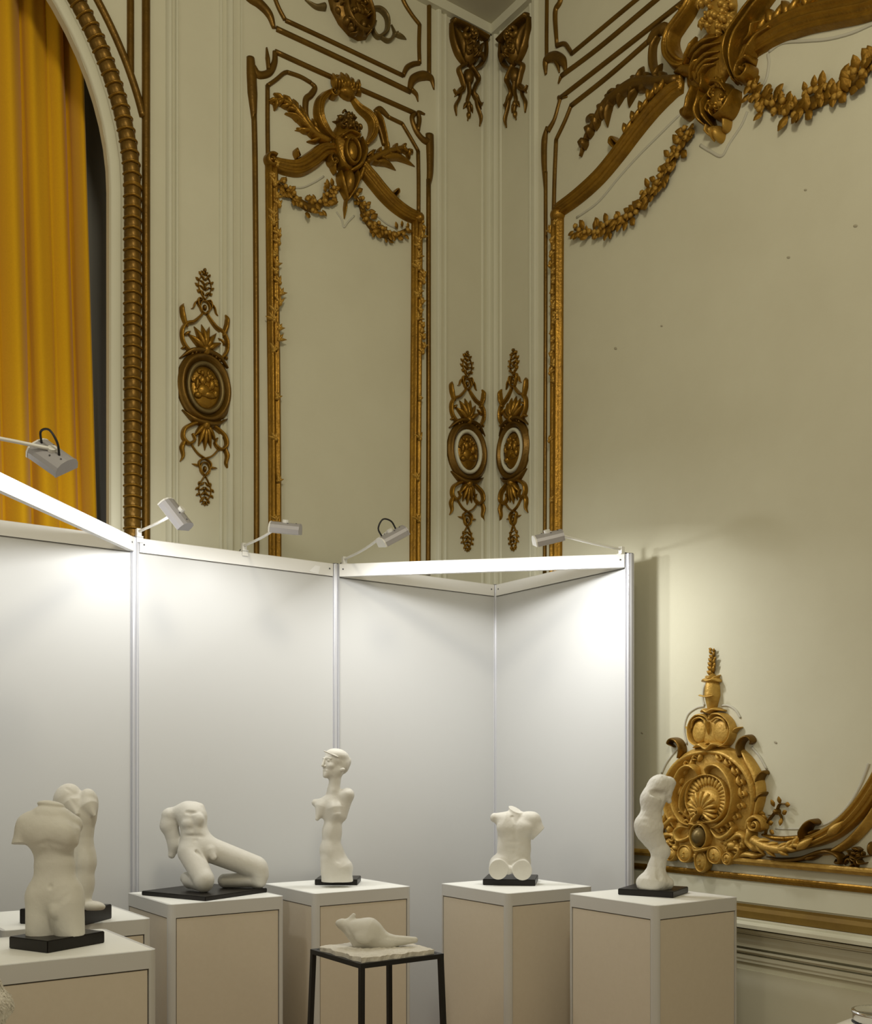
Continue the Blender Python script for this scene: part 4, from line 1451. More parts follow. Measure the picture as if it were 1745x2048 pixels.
def rail_between(name, a, b, z0, z1, half, parent, material='rail_white', gap=0.021, screws=True):
    """rail from post a to post b, with screws near its ends"""
    a, b = Vector((a[0], a[1], 0)), Vector((b[0], b[1], 0))
    d = (b - a).normalized()
    n = Vector((-d.y, d.x, 0))
    s, e = a + d * gap, b - d * gap
    mb = MB()
    prof = [(-half, z0), (half, z0), (half, z0 + 0.004), (half, z1 - 0.003), (half - 0.003, z1), (-half + 0.003, z1), (-half, z1 - 0.003), (-half, z0 + 0.004)]
    m = len(prof)
    for q in (s, e):
        mb.v += [tuple(q + n * o + Vector((0, 0, z))) for o, z in prof]
    for i in range(m):
        j = (i + 1) % m
        mb.f.append((i, m + i, m + j, j))
    mb.f.append(tuple(range(m)))
    mb.f.append(tuple(m + i for i in reversed(range(m))))
    o = mb.build(name, material, parent, smooth=False)
    if screws:
        for q in (s + d * 0.019, e - d * 0.019):
            for sg in (1, -1):
                mb = MB()
                c = q + n * sg * half + Vector((0, 0, (z0 + z1) / 2 + 0.004))
                ring = []
                for k in range(10):
                    t_ = 2 * math.pi * k / 10
                    ring.append(c + d * 0.0042 * math.cos(t_) + Vector((0, 0, 0.0042 * math.sin(t_))))
                mb.v += [tuple(r + n * sg * 0.0012) for r in ring] + [tuple(r - n * sg * 0.002) for r in ring]
                mb.f.append(tuple(range(10)))
                for k in range(10):
                    mb.f.append((k, (k + 1) % 10, 10 + (k + 1) % 10, 10 + k))
                mb.build('screw', 'groove', o, smooth=False)
    return o


def panel(a, b, label):
    t = thing('partition_panel', label, 'partition', ((a[0] + b[0]) / 2, (a[1] + b[1]) / 2, 0), 0, 'white booth panels')
    rail_between('top_rail', a, b, TOP - RAIL_H, TOP, 0.014, t)
    rail_between('bottom_rail', a, b, 0.0, 0.055, 0.014, t, screws=False)
    rail_between('board', a, b, 0.055, TOP - RAIL_H - 0.002, 0.008, t, 'panel_white', gap=0.013, screws=False)
    rail_between('groove_strip', a, b, TOP - RAIL_H - 0.004, TOP - RAIL_H + 0.001, 0.0095, t, 'seam', gap=0.022, screws=False)


panel(PM, P0, 'white booth panel at the left behind the two torsos')
panel(P0, P1, 'white booth panel behind the kneeling figure')
panel(P1, P2, 'white booth panel between woman bust and inner corner')
panel(P2, P3, 'white booth panel right of the inner corner')
panel(PM, PQ, 'white booth side panel out at the left edge')


def crossbeam(a, b, label):
    t = thing('crossbeam', label, 'beam', ((a[0] + b[0]) / 2, (a[1] + b[1]) / 2, TOP - RAIL_H), 0)
    rail_between('rail', a, b, TOP - RAIL_H, TOP, 0.012, t, gap=0.023)


crossbeam(P1, P3, 'white diagonal beam bridging the inner corner of the booth')
crossbeam(PQ, P0, 'white diagonal beam running out at the upper left of the booth')

# tape and clip
s = 0.878
mb = MB()
mb.v = [(P0[0] + s - 0.030, P0[1] - 0.0152, TOP - 0.052), (P0[0] + s + 0.020, P0[1] - 0.0152, TOP - 0.060), (P0[0] + s + 0.030, P0[1] - 0.0152, TOP - 0.022), (P0[0] + s + 0.004, P0[1] - 0.0152, TOP - 0.020),
        (P0[0] + s - 0.030, P0[1] - 0.0142, TOP - 0.052), (P0[0] + s + 0.020, P0[1] - 0.0142, TOP - 0.060), (P0[0] + s + 0.030, P0[1] - 0.0142, TOP - 0.022), (P0[0] + s + 0.004, P0[1] - 0.0142, TOP - 0.020)]
mb.f = [(0, 1, 2, 3), (7, 6, 5, 4), (0, 4, 5, 1), (1, 5, 6, 2), (2, 6, 7, 3), (3, 7, 4, 0)]
o = mb.build('tape_scrap', 'tape_white', smooth=False, loc=(P0[0] + s, P0[1] - 0.015, TOP - 0.05))
tag(o, 'scrap of bright white tape stuck on the top rail', 'tape')
cxp = (P0[0] - 0.615, P0[1])
mb = MB()
mb.box((cxp[0] - 0.026, cxp[1] - 0.018, TOP - 0.022), (cxp[0] + 0.026, cxp[1] - 0.0145, TOP + 0.004), 0.001)
mb.box((cxp[0] - 0.026, cxp[1] - 0.018, TOP + 0.0005), (cxp[0] + 0.026, cxp[1] + 0.018, TOP + 0.004), 0.001)
mb.box((cxp[0] - 0.026, cxp[1] + 0.0145, TOP - 0.022), (cxp[0] + 0.026, cxp[1] + 0.018, TOP + 0.004), 0.001)
o = mb.build('rail_clip', 'clip_grey', smooth=False, loc=(cxp[0], cxp[1], TOP))
tag(o, 'small grey clip on the rail in front of the yellow curtain', 'clip')


# ------------------------------------------------------------------ arm spotlights
RIGHT = Vector((CT, -ST, 0))
FWD = Vector((ST, CT, 0))
UP = Vector((0, 0, 1))


def spot(clamp, head, axis_img, facing, label, bend=0.0, power=1.0, cable=0):
    """clamp point on a rail top, head centre, long axis and facing direction given as (right, up, away)"""
    clamp, head = Vector(clamp), Vector(head)
    t = thing('arm_spotlight', label, 'lamp', clamp, 0, 'arm spotlights on the booth rails')
    N = (RIGHT * facing[0] + UP * facing[1] + FWD * facing[2]).normalized()
    L = RIGHT * axis_img[0] + UP * axis_img[1] + FWD * axis_img[2]
    L = (L - N * L.dot(N)).normalized()
    W = N.cross(L).normalized()

    def M(l, w, n):
        return head + L * l + W * w + N * n
    # housing: D profile extruded along L
    hl, hw = 0.064, 0.046
    prof = [(-hw, 0.016), (-hw, -0.004), (-hw * 0.86, -0.017), (-hw * 0.5, -0.026), (0, -0.029), (hw * 0.5, -0.026), (hw * 0.86, -0.017), (hw, -0.004), (hw, 0.016)]
    m = len(prof)

    def extr(l0, l1, sc=1.0):
        mb = MB()
        for l in (l0, l1):
            mb.v += [tuple(M(l, w * sc, n * sc)) for w, n in prof]
        for i in range(m):
            j = (i + 1) % m
            mb.f.append((i, j, m + j, m + i))
        mb.f.append(tuple(reversed(range(m))))
        mb.f.append(tuple(m + i for i in range(m)))
        return mb
    hb = extr(-hl + 0.005, hl - 0.005).build('housing', 'lamp_grey', t, smooth=False)
    extr(-hl, -hl + 0.006, 1.03).build('end_plate', 'lamp_white', t, smooth=False)
    extr(hl - 0.006, hl, 1.03).build('end_plate', 'lamp_grey', t, smooth=False)
    mb = MB()
    mb.v = [tuple(M(a * (hl - 0.008), b * (hw - 0.004), n)) for n in (0.0165, 0.0185) for a, b in ((-1, -1), (1, -1), (1, 1), (-1, 1))]
    mb.f = [(3, 2, 1, 0), (4, 5, 6, 7), (0, 1, 5, 4), (1, 2, 6, 5), (2, 3, 7, 6), (3, 0, 4, 7)]
    mb.build('lens', 'lamp_white', t, smooth=False)
    for l, w in ((-0.02, -hw * 0.55), (0.012, hw * 0.5), (0.046, hw * 0.2)):
        mb = MB()
        c = M(l, w, -0.027 if abs(w) < hw * 0.4 else -0.0255)
        mb.tube([c, c - N * 0.003], 0.003, 8)
        mb.build('screw', 'groove', hb, smooth=False)
    # arm with knuckle
    end = M(0, 0, -0.034)
    mb = MB()
    mb.tube([end + N * 0.008, end - N * 0.002, end - N * 0.006], 0.014, 12)
    mb.build('knuckle', 'lamp_white', t, smooth=False)
    c0 = clamp + Vector((0, 0, 0.030))
    d = (end - c0)
    mid = c0 + d * 0.5 + Vector((0, 0, bend))
    mb = MB()
    mb.tube([tuple(q) for q in cr([tuple(c0), tuple(mid), tuple(end)], 8)], 0.0062, 10)
    mb.build('arm', 'lamp_white', t)
    # clamp
    ax = Vector((d.x, d.y, 0)).normalized()
    sd = Vector((-ax.y, ax.x, 0))
    mb = MB()

    def cb(x0, x1, y, z0, z1):
        b = len(mb.v)
        for zz in (z0, z1):
            for xx, yy in ((x0, -y), (x1, -y), (x1, y), (x0, y)):
                mb.v.append(tuple(clamp + ax * xx + sd * yy + Vector((0, 0, zz))))
        mb.f.extend([(b + 3, b + 2, b + 1, b), (b + 4, b + 5, b + 6, b + 7), (b, b + 1, b + 5, b + 4), (b + 1, b + 2, b + 6, b + 5), (b + 2, b + 3, b + 7, b + 6), (b + 3, b, b + 4, b + 7)])
    cb(-0.0225, 0.0225, 0.014, 0.0, 0.008)
    cb(0.0165, 0.0225, 0.014, -0.020, 0.004)
    cb(-0.0225, -0.0165, 0.014, -0.020, 0.004)
    cb(-0.010, 0.012, 0.010, 0.008, 0.042)
    mb.build('clamp', 'lamp_white', t, smooth=False)
    mb = MB()
    q = clamp - ax * 0.026 + Vector((0, 0, 0.012))
    mb.tube([q, q - ax * 0.012], 0.009, 8)
    mb.build('clamp_screw', 'groove', t, smooth=False)
    # cable loop
    if cable:
        pts = [M(-0.045, 0, -0.026), M(-0.05, 0, -0.055) + UP * 0.012 * cable, M(-0.015, 0, -0.075) + UP * 0.018 * cable, M(0.02, 0, -0.058) + UP * 0.01, M(0.03, 0, -0.026)]
        mb = MB()
        mb.tube([tuple(p) for p in cr([tuple(p) for p in pts], 6)], 0.0038, 8)
        mb.build('cable', 'cable_black', t)
    # the light itself
    ld = bpy.data.lights.new('spot_light', 'AREA')
    ld.shape = 'RECTANGLE'
    ld.size, ld.size_y = 2 * hl - 0.02, 2 * hw - 0.012
    ld.energy = LAMP_W * power
    ld.color = (1.0, 0.992, 0.965)
    ld.spread = math.radians(168)
    lo = bpy.data.objects.new('spot_light', ld)
    COL.objects.link(lo)
    lo.parent = t
    R = Matrix((L, W, -N)).transposed()
    if R.determinant() < 0:
        R = Matrix((L, -W, -N)).transposed()
    lo.matrix_local = Matrix.Translation(M(0, 0, 0.021) - clamp) @ R.to_4x4()


def head_at(px, py, d):
    x, y = CAMXY(px, d)
    return (x, y, EYE + (YH - py) / F * d)


def on_panel(a, f, z):
    return (a[0] + f, a[1], z)


# clamps: post tops and rail
RC = (P0[0] + 0.515, P0[1])
h1, h2 = head_at(104, 916, 3.33), head_at(352, 1030, 4.10)
h3, h4 = head_at(571, 1059, 4.37), head_at(786, 1075, 4.63)
h5 = head_at(1097, 1078, 4.55)
spot((PQ[0], PQ[1] + 0.06, TOP), h1, (0.66, -0.75, 0.1), (-0.30, -0.62, 0.72), 'arm spotlight in front of the yellow curtain', 0.01, 0.95, 1)
spot((P0[0] + 0.02, P0[1], TOP), h2, (0.62, -0.85, 0.0), (-0.74, -0.58, 0.30), 'arm spotlight clamped on the post behind the kneeling figure', -0.005, 0.6)
spot((RC[0], RC[1], TOP), h3, (1.0, -0.18, 0.0), (-0.1, -0.97, 0.22), 'arm spotlight clamped on the middle of a top rail', -0.01, 0.8)
spot((P1[0] + 0.05, P1[1], TOP), h4, (0.84, 0.46, 0.3), (0.40, -0.84, 0.36), 'arm spotlight with a cable loop above the woman bust', -0.012, 1.2, 1)
spot((P3[0], P3[1] + 0.05, TOP), h5, (0.75, -0.65, 0.3), (0.20, -0.86, 0.30), 'arm spotlight clamped on the right end post', -0.004, 1.45)


# ------------------------------------------------------------------ pedestals
PS = 0.49


def pedestal(x0, y0, label, size=PS, hgt=PED, group='white exhibition pedestals'):
    """x0, y0 = lower corner"""
    t = thing('pedestal', label, 'pedestal', (x0 + size / 2, y0 + size / 2, 0), 0, group)
    x1, y1 = x0 + size, y0 + size
    r = 0.026
    MB().box((x0 + 0.012, y0 + 0.012, hgt - 0.010), (x1 - 0.012, y1 - 0.012, hgt)).build('top_board', 'pedestal_top', t, smooth=False)
    for cx_, cy_, a0 in ((x0 + r, y0 + r, 180), (x1 - r, y0 + r, 270), (x1 - r, y1 - r, 0), (x0 + r, y1 - r, 90)):
        poly = [(cx_ + r * math.cos(math.radians(a0 + 15 * k)), cy_ + r * math.sin(math.radians(a0 + 15 * k))) for k in range(7)]
        s0 = math.radians(a0 + 90)
        poly += [(cx_ + 0.010 * math.cos(s0), cy_ + 0.010 * math.sin(s0)), (cx_ - 0.004 * math.cos(math.radians(a0 + 45)), cy_ - 0.004 * math.sin(math.radians(a0 + 45))), (cx_ + 0.010 * math.cos(math.radians(a0)), cy_ + 0.010 * math.sin(math.radians(a0)))]
        mb = MB()
        mb.prism(poly, 0.0, hgt - 0.0005)
        mb.build('corner_post', 'pedestal_frame', t, smooth=False)
    ih = 0.052
    for (ax0, ay0, ax1, ay1) in ((x0 + r, y0, x1 - r, y0 + 0.014), (x0 + r, y1 - 0.014, x1 - r, y1), (x0, y0 + r, x0 + 0.014, y1 - r), (x1 - 0.014, y0 + r, x1, y1 - r)):
        MB().box((ax0, ay0, hgt - ih), (ax1, ay1, hgt - 0.0005)).build('top_rail', 'pedestal_frame', t, smooth=False)
        MB().box((ax0, ay0, 0.0), (ax1, ay1, 0.05)).build('bottom_rail', 'pedestal_frame', t, smooth=False)
    g = 0.004
    for (ax0, ay0, ax1, ay1) in ((x0 + r + g, y0 + 0.003, x1 - r - g, y0 + 0.011), (x0 + r + g, y1 - 0.011, x1 - r - g, y1 - 0.003), (x0 + 0.003, y0 + r + g, x0 + 0.011, y1 - r - g), (x1 - 0.011, y0 + r + g, x1 - 0.003, y1 - r - g)):
        MB().box((ax0, ay0, 0.052), (ax1, ay1, hgt - ih - 0.004)).build('side_panel', 'pedestal_panel', t, smooth=False)
    MB().box((x0 + 0.013, y0 + 0.013, 0.002), (x1 - 0.013, y1 - 0.013, hgt - 0.012)).build('core', 'pedestal_core', t, smooth=False)
    return t


f4, f5, f2, f3 = HZ(1015.9, 1787.8, PED), HZ(1311.8, 1812.4, PED), HZ(339, 1810, PED), HZ(629, 1788, PED)
c1b, c1 = HZ(304, 1837, PED), HZ(316, 1899, PED)
pedestal(c1[0] - PS, c1[1], 'white pedestal at the front left under the armless male torso')
pedestal(c1b[0] - PS, c1b[1], 'white pedestal at the back left under the leaning female torso')
pedestal(f2[0], f2[1], 'white pedestal under the kneeling headless figure')
pedestal(f3[0], f3[1], 'white pedestal under the slender woman bust')
pedestal(f4[0], f4[1], 'white pedestal under the broad male torso with cut thighs')
pedestal(f5[0], f5[1], 'white pedestal at the right under the figure bending forward')


# ------------------------------------------------------------------ sculpture: distance fields and surface nets
def surface_net(Fd, org, h):
    nx, ny, nz = Fd.shape
    ins = Fd < 0
    cnt = np.zeros((nx - 1, ny - 1, nz - 1), np.float32)
    acc = np.zeros((nx - 1, ny - 1, nz - 1, 3), np.float32)
    for ax in range(3):
        sl0 = [slice(None)] * 3
        sl1 = [slice(None)] * 3
        sl0[ax] = slice(0, -1)
        sl1[ax] = slice(1, None)
        a, b = Fd[tuple(sl0)], Fd[tuple(sl1)]
        cr_ = (a < 0) != (b < 0)
        tt = np.where(cr_, a / (a - b + 1e-12), 0)
        o1, o2 = [k for k in range(3) if k != ax]
        for d1 in (0, 1):
            for d2 in (0, 1):
                s_ = [slice(None)] * 3
                s_[o1] = slice(d1, (-1 + d1) or None)
                s_[o2] = slice(d2, (-1 + d2) or None)
                c = cr_[tuple(s_)]
                cnt += c
                acc[..., ax] += np.where(c, tt[tuple(s_)], 0)
                acc[..., o1] += c * d1
                acc[..., o2] += c * d2
    act = cnt > 0
    idx = -np.ones(act.shape, np.int64)
    idx[act] = np.arange(act.sum())
    ijk = np.argwhere(act)
    V = (ijk + acc[act] / cnt[act][:, None]) * h + np.array(org)
    quads = []
    for ax in range(3):
        o1, o2 = [(1, 2), (2, 0), (0, 1)][ax]
        sl0 = [slice(1, -1)] * 3
        sl1 = [slice(1, -1)] * 3
        sl0[ax] = slice(0, -1)
        sl1[ax] = slice(1, None)
        a, b = ins[tuple(sl0)], ins[tuple(sl1)]
        e = np.argwhere(a != b)
        fl = a[a != b]
        base = e.copy()
        base[:, o1] += 1
        base[:, o2] += 1
        q = []
        for d1, d2 in ((0, 0), (-1, 0), (-1, -1), (0, -1)):
            c = base.copy()
            c[:, o1] += d1
            c[:, o2] += d2
            q.append(idx[c[:, 0], c[:, 1], c[:, 2]])
        q = np.stack(q, 1)
        q[~fl] = q[~fl][:, ::-1]
        quads.append(q)
    return V, np.concatenate(quads)


class Sculpt:
    """built in picture units: x right, y down (as traced), w away from the viewer"""

    def __init__(self, ox, oy, sc, cell=1.15):
        self.ox, self.oy, self.sc = ox, oy, sc
        self.ops, self.cell = [], cell * sc
        self.lo, self.hi = np.full(3, 1e9), np.full(3, -1e9)

    def _b(self, p, r):
        self.lo = np.minimum(self.lo, np.array(p) - r)
        self.hi = np.maximum(self.hi, np.array(p) + r)

    def cap(self, a, b, ra, rb, k=40, cut=None, sub=False):
        a = (*a, 0) if len(a) == 2 else a
        b = (*b, 0) if len(b) == 2 else b
        self.ops.append(('c', np.array(a, float), np.array(b, float), ra, rb, k, cut, sub))
        if not sub:
            self._b(a, ra)
            self._b(b, rb)
        return self

    def ell(self, c, r, rot=0.0, k=40, sub=False, cut=None):
        """rot turns in the picture plane (radians, clockwise as seen)"""
        c = (*c, 0) if len(c) == 2 else c
        self.ops.append(('e', np.array(c, float), np.array(r, float), rot, None, k, cut, sub))
        if not sub:
            self._b(c, max(r))
        return self

    def clip(self, p, n):
        self.ops.append(('p', np.array(p, float), np.array(n, float)))
        return self

    def floor(self, y):
        self.ops.append(('f', y))
        return self

    def mesh(self, px_per_m, slope, base_px, ctr_px, noise=0.0, seed=1):
        h = self.cell
        lo, hi = self.lo - 3 * h, self.hi + 3 * h
        n = np.ceil((hi - lo) / h).astype(int) + 1
        g = [lo[i] + h * np.arange(n[i], dtype=np.float32) for i in range(3)]
        X, Y, W = np.meshgrid(*g, indexing='ij')
        X, Y, W = X.astype(np.float32), Y.astype(np.float32), W.astype(np.float32)
        D = np.full(X.shape, 1e4, np.float32)
        for op in self.ops:
            if op[0] == 'f':
                D = np.maximum(D, Y - slope * W - op[1])
                continue
            if op[0] == 'p':
                p, nn = op[1], op[2] / np.linalg.norm(op[2])
                D = np.maximum(D, (X - p[0]) * nn[0] + (Y - p[1]) * nn[1] + (W - p[2]) * nn[2])
                continue
            if op[0] == 'c':
                _, a, b, ra, rb, k, cut, sub = op
                ba = b - a
                L2 = float(ba @ ba) + 1e-6
                t = np.clip(((X - a[0]) * ba[0] + (Y - a[1]) * ba[1] + (W - a[2]) * ba[2]) / L2, 0, 1)
                d = np.sqrt((X - a[0] - t * ba[0]) ** 2 + (Y - a[1] - t * ba[1]) ** 2 + (W - a[2] - t * ba[2]) ** 2) - (ra + (rb - ra) * t)
            else:
                _, c, r, rot, _, k, cut, sub = op
                ca, sa = math.cos(rot), math.sin(rot)
                x, y = (X - c[0]) * ca + (Y - c[1]) * sa, -(X - c[0]) * sa + (Y - c[1]) * ca
                w = W - c[2]
                k0 = np.sqrt((x / r[0]) ** 2 + (y / r[1]) ** 2 + (w / r[2]) ** 2)
                k1 = np.sqrt((x / r[0] ** 2) ** 2 + (y / r[1] ** 2) ** 2 + (w / r[2] ** 2) ** 2)
                d = k0 * (k0 - 1) / (k1 + 1e-9)
            if cut is not None:
                p, nn = np.array(cut[0], float), np.array(cut[1], float)
                nn = nn / np.linalg.norm(nn)
                d = np.maximum(d, (X - p[0]) * nn[0] + (Y - p[1]) * nn[1] + (W - p[2]) * nn[2])
            if sub:
                d = -d
                hh = np.clip(0.5 - 0.5 * (D - d) / k, 0, 1)
                D = D * (1 - hh) + d * hh + k * hh * (1 - hh)
            else:
                hh = np.clip(0.5 + 0.5 * (D - d) / k, 0, 1)
                D = D * (1 - hh) + d * hh - k * hh * (1 - hh)
        if noise:
            rng = np.random.RandomState(seed)
            for s in (0.06, 0.11, 0.19):
                ph = rng.rand(3, 3) * 6.28
                kx = rng.randn(3, 3)
                for q in range(3):
                    D = D + noise * self.sc * 0.5 * np.sin((X * kx[q, 0] + Y * kx[q, 1] + W * kx[q, 2]) * s * 4 / self.sc + ph[q, 0]) * np.sin((X * kx[q, 2] - W * kx[q, 0]) * s * 3 / self.sc + ph[q, 1])
        V, Q = surface_net(D, lo, h)
        s = 1.0 / (self.sc * px_per_m)
        x = (self.ox + V[:, 0] / self.sc - ctr_px) / px_per_m
        w = V[:, 2] * s
        yy = self.oy + V[:, 1] / self.sc
        z = (base_px - yy) / px_per_m + slope * w
        return np.stack([x, w, z], 1), Q


def np_mesh(name, V, Q, material):
    me = bpy.data.meshes.new(name)
    me.vertices.add(len(V))
    me.vertices.foreach_set('co', V.astype(np.float32).ravel())
    me.loops.add(Q.size)
    me.loops.foreach_set('vertex_index', Q.astype(np.int32).ravel())
    me.polygons.add(len(Q))
    me.polygons.foreach_set('loop_start', np.arange(0, Q.size, 4, dtype=np.int32))
    me.polygons.foreach_set('use_smooth', np.ones(len(Q), bool))
    me.update(calc_edges=True)
    me.validate()
    me.materials.append(MATS[material])
    return me


def statue(name, label, sc, foot_px, d, zbase, base=None, thick=0.03, material='plaster', noise=0.0, sink=0.002, group=None, base_label=None, cat='sculpture'):
    """foot_px = picture point under the figure at its base; d = its depth; base = three top corners (left, front, right) in the picture"""
    X, Y = CAMXY(foot_px[0], d)
    zf = zbase + thick
    t = thing(name, label, cat, (X, Y, zbase), -TH, group)
    ppm = F / d
    V, Q = sc.mesh(ppm, (YH - foot_px[1]) / F, foot_px[1], foot_px[0], noise)
    keep_min = V[:, 2].min()
    V[:, 2] -= keep_min
    V[:, 2] += thick - sink if base is not None else 0.0
    o = link_mesh('figure', np_mesh('figure', V, Q, material), t)
    if base is not None:
        q = [np.array(HZ(px, py, zf)) for px, py in base]
        fr, e1, e2 = q[1], q[2] - q[1], q[0] - q[1]
        l1, l2 = np.linalg.norm(e1), np.linalg.norm(e2)
        e1 = e1 / l1
        pr = np.array([-e1[1], e1[0]])
        if pr @ e2 < 0:
            pr = -pr
        cor = [fr, fr + e1 * l1, fr + e1 * l1 + pr * l2, fr + pr * l2]
        loc = []
        for c in cor:
            dx, dy = c[0] - X, c[1] - Y
            loc.append((dx * CT - dy * ST, dx * ST + dy * CT))
        area = sum(loc[i][0] * loc[(i + 1) % 4][1] - loc[(i + 1) % 4][0] * loc[i][1] for i in range(4))
        if area < 0:
            loc.reverse()
        bm = bmesh.new()
        lo = [bm.verts.new((a, b, 0.0)) for a, b in loc]
        hi = [bm.verts.new((a, b, thick)) for a, b in loc]
        bm.faces.new(lo[::-1])
        bm.faces.new(hi)
        for i in range(4):
            bm.faces.new((lo[i], lo[(i + 1) % 4], hi[(i + 1) % 4], hi[i]))
        bmesh.ops.bevel(bm, geom=bm.edges[:], offset=0.0025, segments=2, affect='EDGES')
        me = bpy.data.meshes.new('base_slab')
        bm.to_mesh(me)
        bm.free()
        me.materials.append(MATS['black_stone'])
        b = link_mesh('base_slab', me, t)
        b['label'] = 'black slab base'
    return t


# --- armless male torso, front left
s1 = Sculpt(0, 1520, 3.879, 1.2)
s1.ell((400, 575), (195, 215, 150), -0.12, 50)
s1.ell((425, 830), (158, 190, 115), 0, 60)
s1.ell((430, 1050), (222, 190, 140), 0, 60)
s1.cap((320, 1090, -10), (322, 1400, -10), 112, 114, 40)
s1.cap((530, 1130, -20), (555, 1400, -20), 125, 108, 40)
s1.cap((345, 465, 0), (240, 535, -10), 96, 96, 50)
s1.cap((240, 510, -10), (185, 720, -15), 96, 98, 50, cut=((0, 662, 0), (0.04, 1, 0)))
s1.cap((480, 470, 20), (545, 500, 50), 85, 78, 50)
s1.ell((515, 600, -85), (100, 105, 75), 0, 60)
s1.ell((360, 590, -95), (115, 105, 65), 0, 60)
s1.ell((400, 425, 0), (120, 62, 95), 0.08, 40)
s1.ell((395, 352, 0), (104, 34, 72), 0.12, 16)
s1.cap((430, 690, -165), (440, 960, -150), 14, 14, 36, sub=True)
s1.ell((440, 990, -150), (18, 22, 30), 0, 20, sub=True)
s1.cap((250, 1010, -160), (430, 1160, -175), 10, 10, 40, sub=True)
s1.cap((620, 1010, -140), (470, 1160, -175), 10, 10, 40, sub=True)
s1.ell((470, 1180, -115), (36, 46, 36), 0, 40)
s1.cap((430, 1270, -180), (430, 1400, -180), 14, 22, 30, sub=True)
s1.cap((590, 560, -20), (580, 640, -40), 36, 40, 40)
s1.cap((300, 700, -150), (420, 660, -175), 8, 8, 34, sub=True)
s1.cap((440, 660, -175), (570, 700, -140), 8, 8, 34, sub=True)
s1.floor(1358)
d1 = DEPTH(c1[0] - PS * 0.52, c1[1] + PS * 0.50)
statue('torso_sculpture', 'white plaster male torso without head, one arm stump hanging left', s1, (112, 1868), DEPTH(*HZ(112, 1868, PED + 0.035)), PED, ((10, 1874), (95, 1882), (210, 1862)), 0.035, noise=0.04)

# --- leaning female torso behind it
s2 = Sculpt(0, 1520, 3.879, 1.2)
s2.ell((525, 262, 10), (112, 138, 105), 0.2, 36)
s2.ell((688, 262, 10), (68, 98, 80), -0.15, 36)
s2.ell((615, 350, 0), (135, 120, 95), 0, 40)
s2.cap((585, 300, -50), (632, 372, -105), 66, 16, 30)
s2.cap((705, 310, -40), (756, 378, -70), 60, 12, 30)
s2.cap((640, 420, 10), (640, 560, 10), 92, 78, 46)
s2.ell((640, 690, 10), (100, 135, 95), 0, 46)
s2.cap((650, 760, 0), (650, 920, 0), 88, 66, 46)
s2.cap((640, 900, 0), (630, 1080, 0), 84, 70, 46)
s2.ell((715, 1078, -20), (108, 44, 70), 0.05, 24)
s2.cap((545, 170, -80), (640, 225, -90), 12, 16, 16, sub=True)
s2.cap((590, 260, -115), (640, 320, -120), 10, 16, 18, sub=True)
s2.cap((700, 640, -100), (690, 900, -95), 12, 10, 24, sub=True)
s2.cap((620, 600, -95), (600, 860, -95), 12, 10, 24, sub=True)
s2.floor(1105)
fb = (178, 1805)
statue('torso_sculpture', 'white plaster female torso leaning back, behind the male torso', s2, fb, DEPTH(*HZ(178, 1818, PED + 0.05)), PED, ((140, 1806), (166, 1822), (224, 1808)), 0.05)

# --- kneeling headless figure
s3 = Sculpt(270, 1570, 5.817, 1.1)
s3.ell((650, 345, 20), (175, 150, 150), 0.2, 50)
s3.cap((665, 400, 10), (700, 580, 0), 160, 150, 60)
s3.ell((715, 640, 0), (180, 140, 135), 0.1, 60)
s3.ell((745, 740, 0), (215, 140, 160), 0.15, 60)
s3.cap((700, 260, 30), (752, 262, 20), 62, 50, 30)
s3.cap((600, 300, 20), (420, 345, 20), 98, 78, 50)
s3.cap((390, 360, 20), (370, 480, 30), 84, 84, 40)
s3.cap((395, 470, 40), (450, 690, 60), 98, 78, 40)
s3.cap((450, 690, 60), (412, 815, 60), 74, 42, 40)
s3.cap((660, 790, -60), (850, 1100, -230), 148, 116, 50)
s3.ell((862, 1120, -240), (104, 128, 110), 0.2, 30)
s3.cap((850, 1160, -220), (650, 1120, -20), 88, 84, 34)
s3.cap((650, 1115, -20), (585, 1085, 60), 84, 72, 34)
s3.cap((830, 740, 20), (1370, 955, 190), 150, 138, 56)
s3.ell((1408, 1010, 200), (112, 130, 120), 0, 40)
s3.cap((1400, 1100, 205), (1000, 1115, 230), 92, 84, 30)
s3.cap((1410, 1060, 205), (1400, 1120, 205), 108, 90, 30)
s3.cap((895, 770, -90), (940, 850, -110), 56, 34, 30)
s3.cap((560, 440, -150), (690, 520, -165), 12, 14, 34, sub=True)
s3.cap((640, 330, -150), (800, 350, -120), 10, 12, 34, sub=True)
s3.cap((690, 360, -165), (740, 640, -165), 10, 12, 40, sub=True)
s3.cap((560, 600, -140), (870, 600, -140), 9, 9, 36, sub=True)
s3.ell((640, 460, -120), (60, 50, 50), 0, 40)
s3.ell((770, 410, -110), (60, 70, 50), 0, 40)
s3.cap((760, 790, -190), (890, 900, -210), 12, 12, 34, sub=True)
pts3 = ((285, 1781.5), (411, 1793.5), (535, 1776))
statue('kneeling_sculpture', 'white plaster headless figure kneeling with thighs spread', s3, (430, 1780), DEPTH(*HZ(430, 1780, PED + 0.018)), PED, pts3, 0.018, sink=0.004)

# --- slender woman bust
s4 = Sculpt(590, 1470, 6.207, 0.8)
C4, f4v, l4v = (472, 300, 10), (-0.72, -0.69), (0.69, -0.72)


def FP(lat, y, fwd):
    return (C4[0] + l4v[0] * lat + f4v[0] * fwd, y, C4[2] + l4v[1] * lat + f4v[1] * fwd)


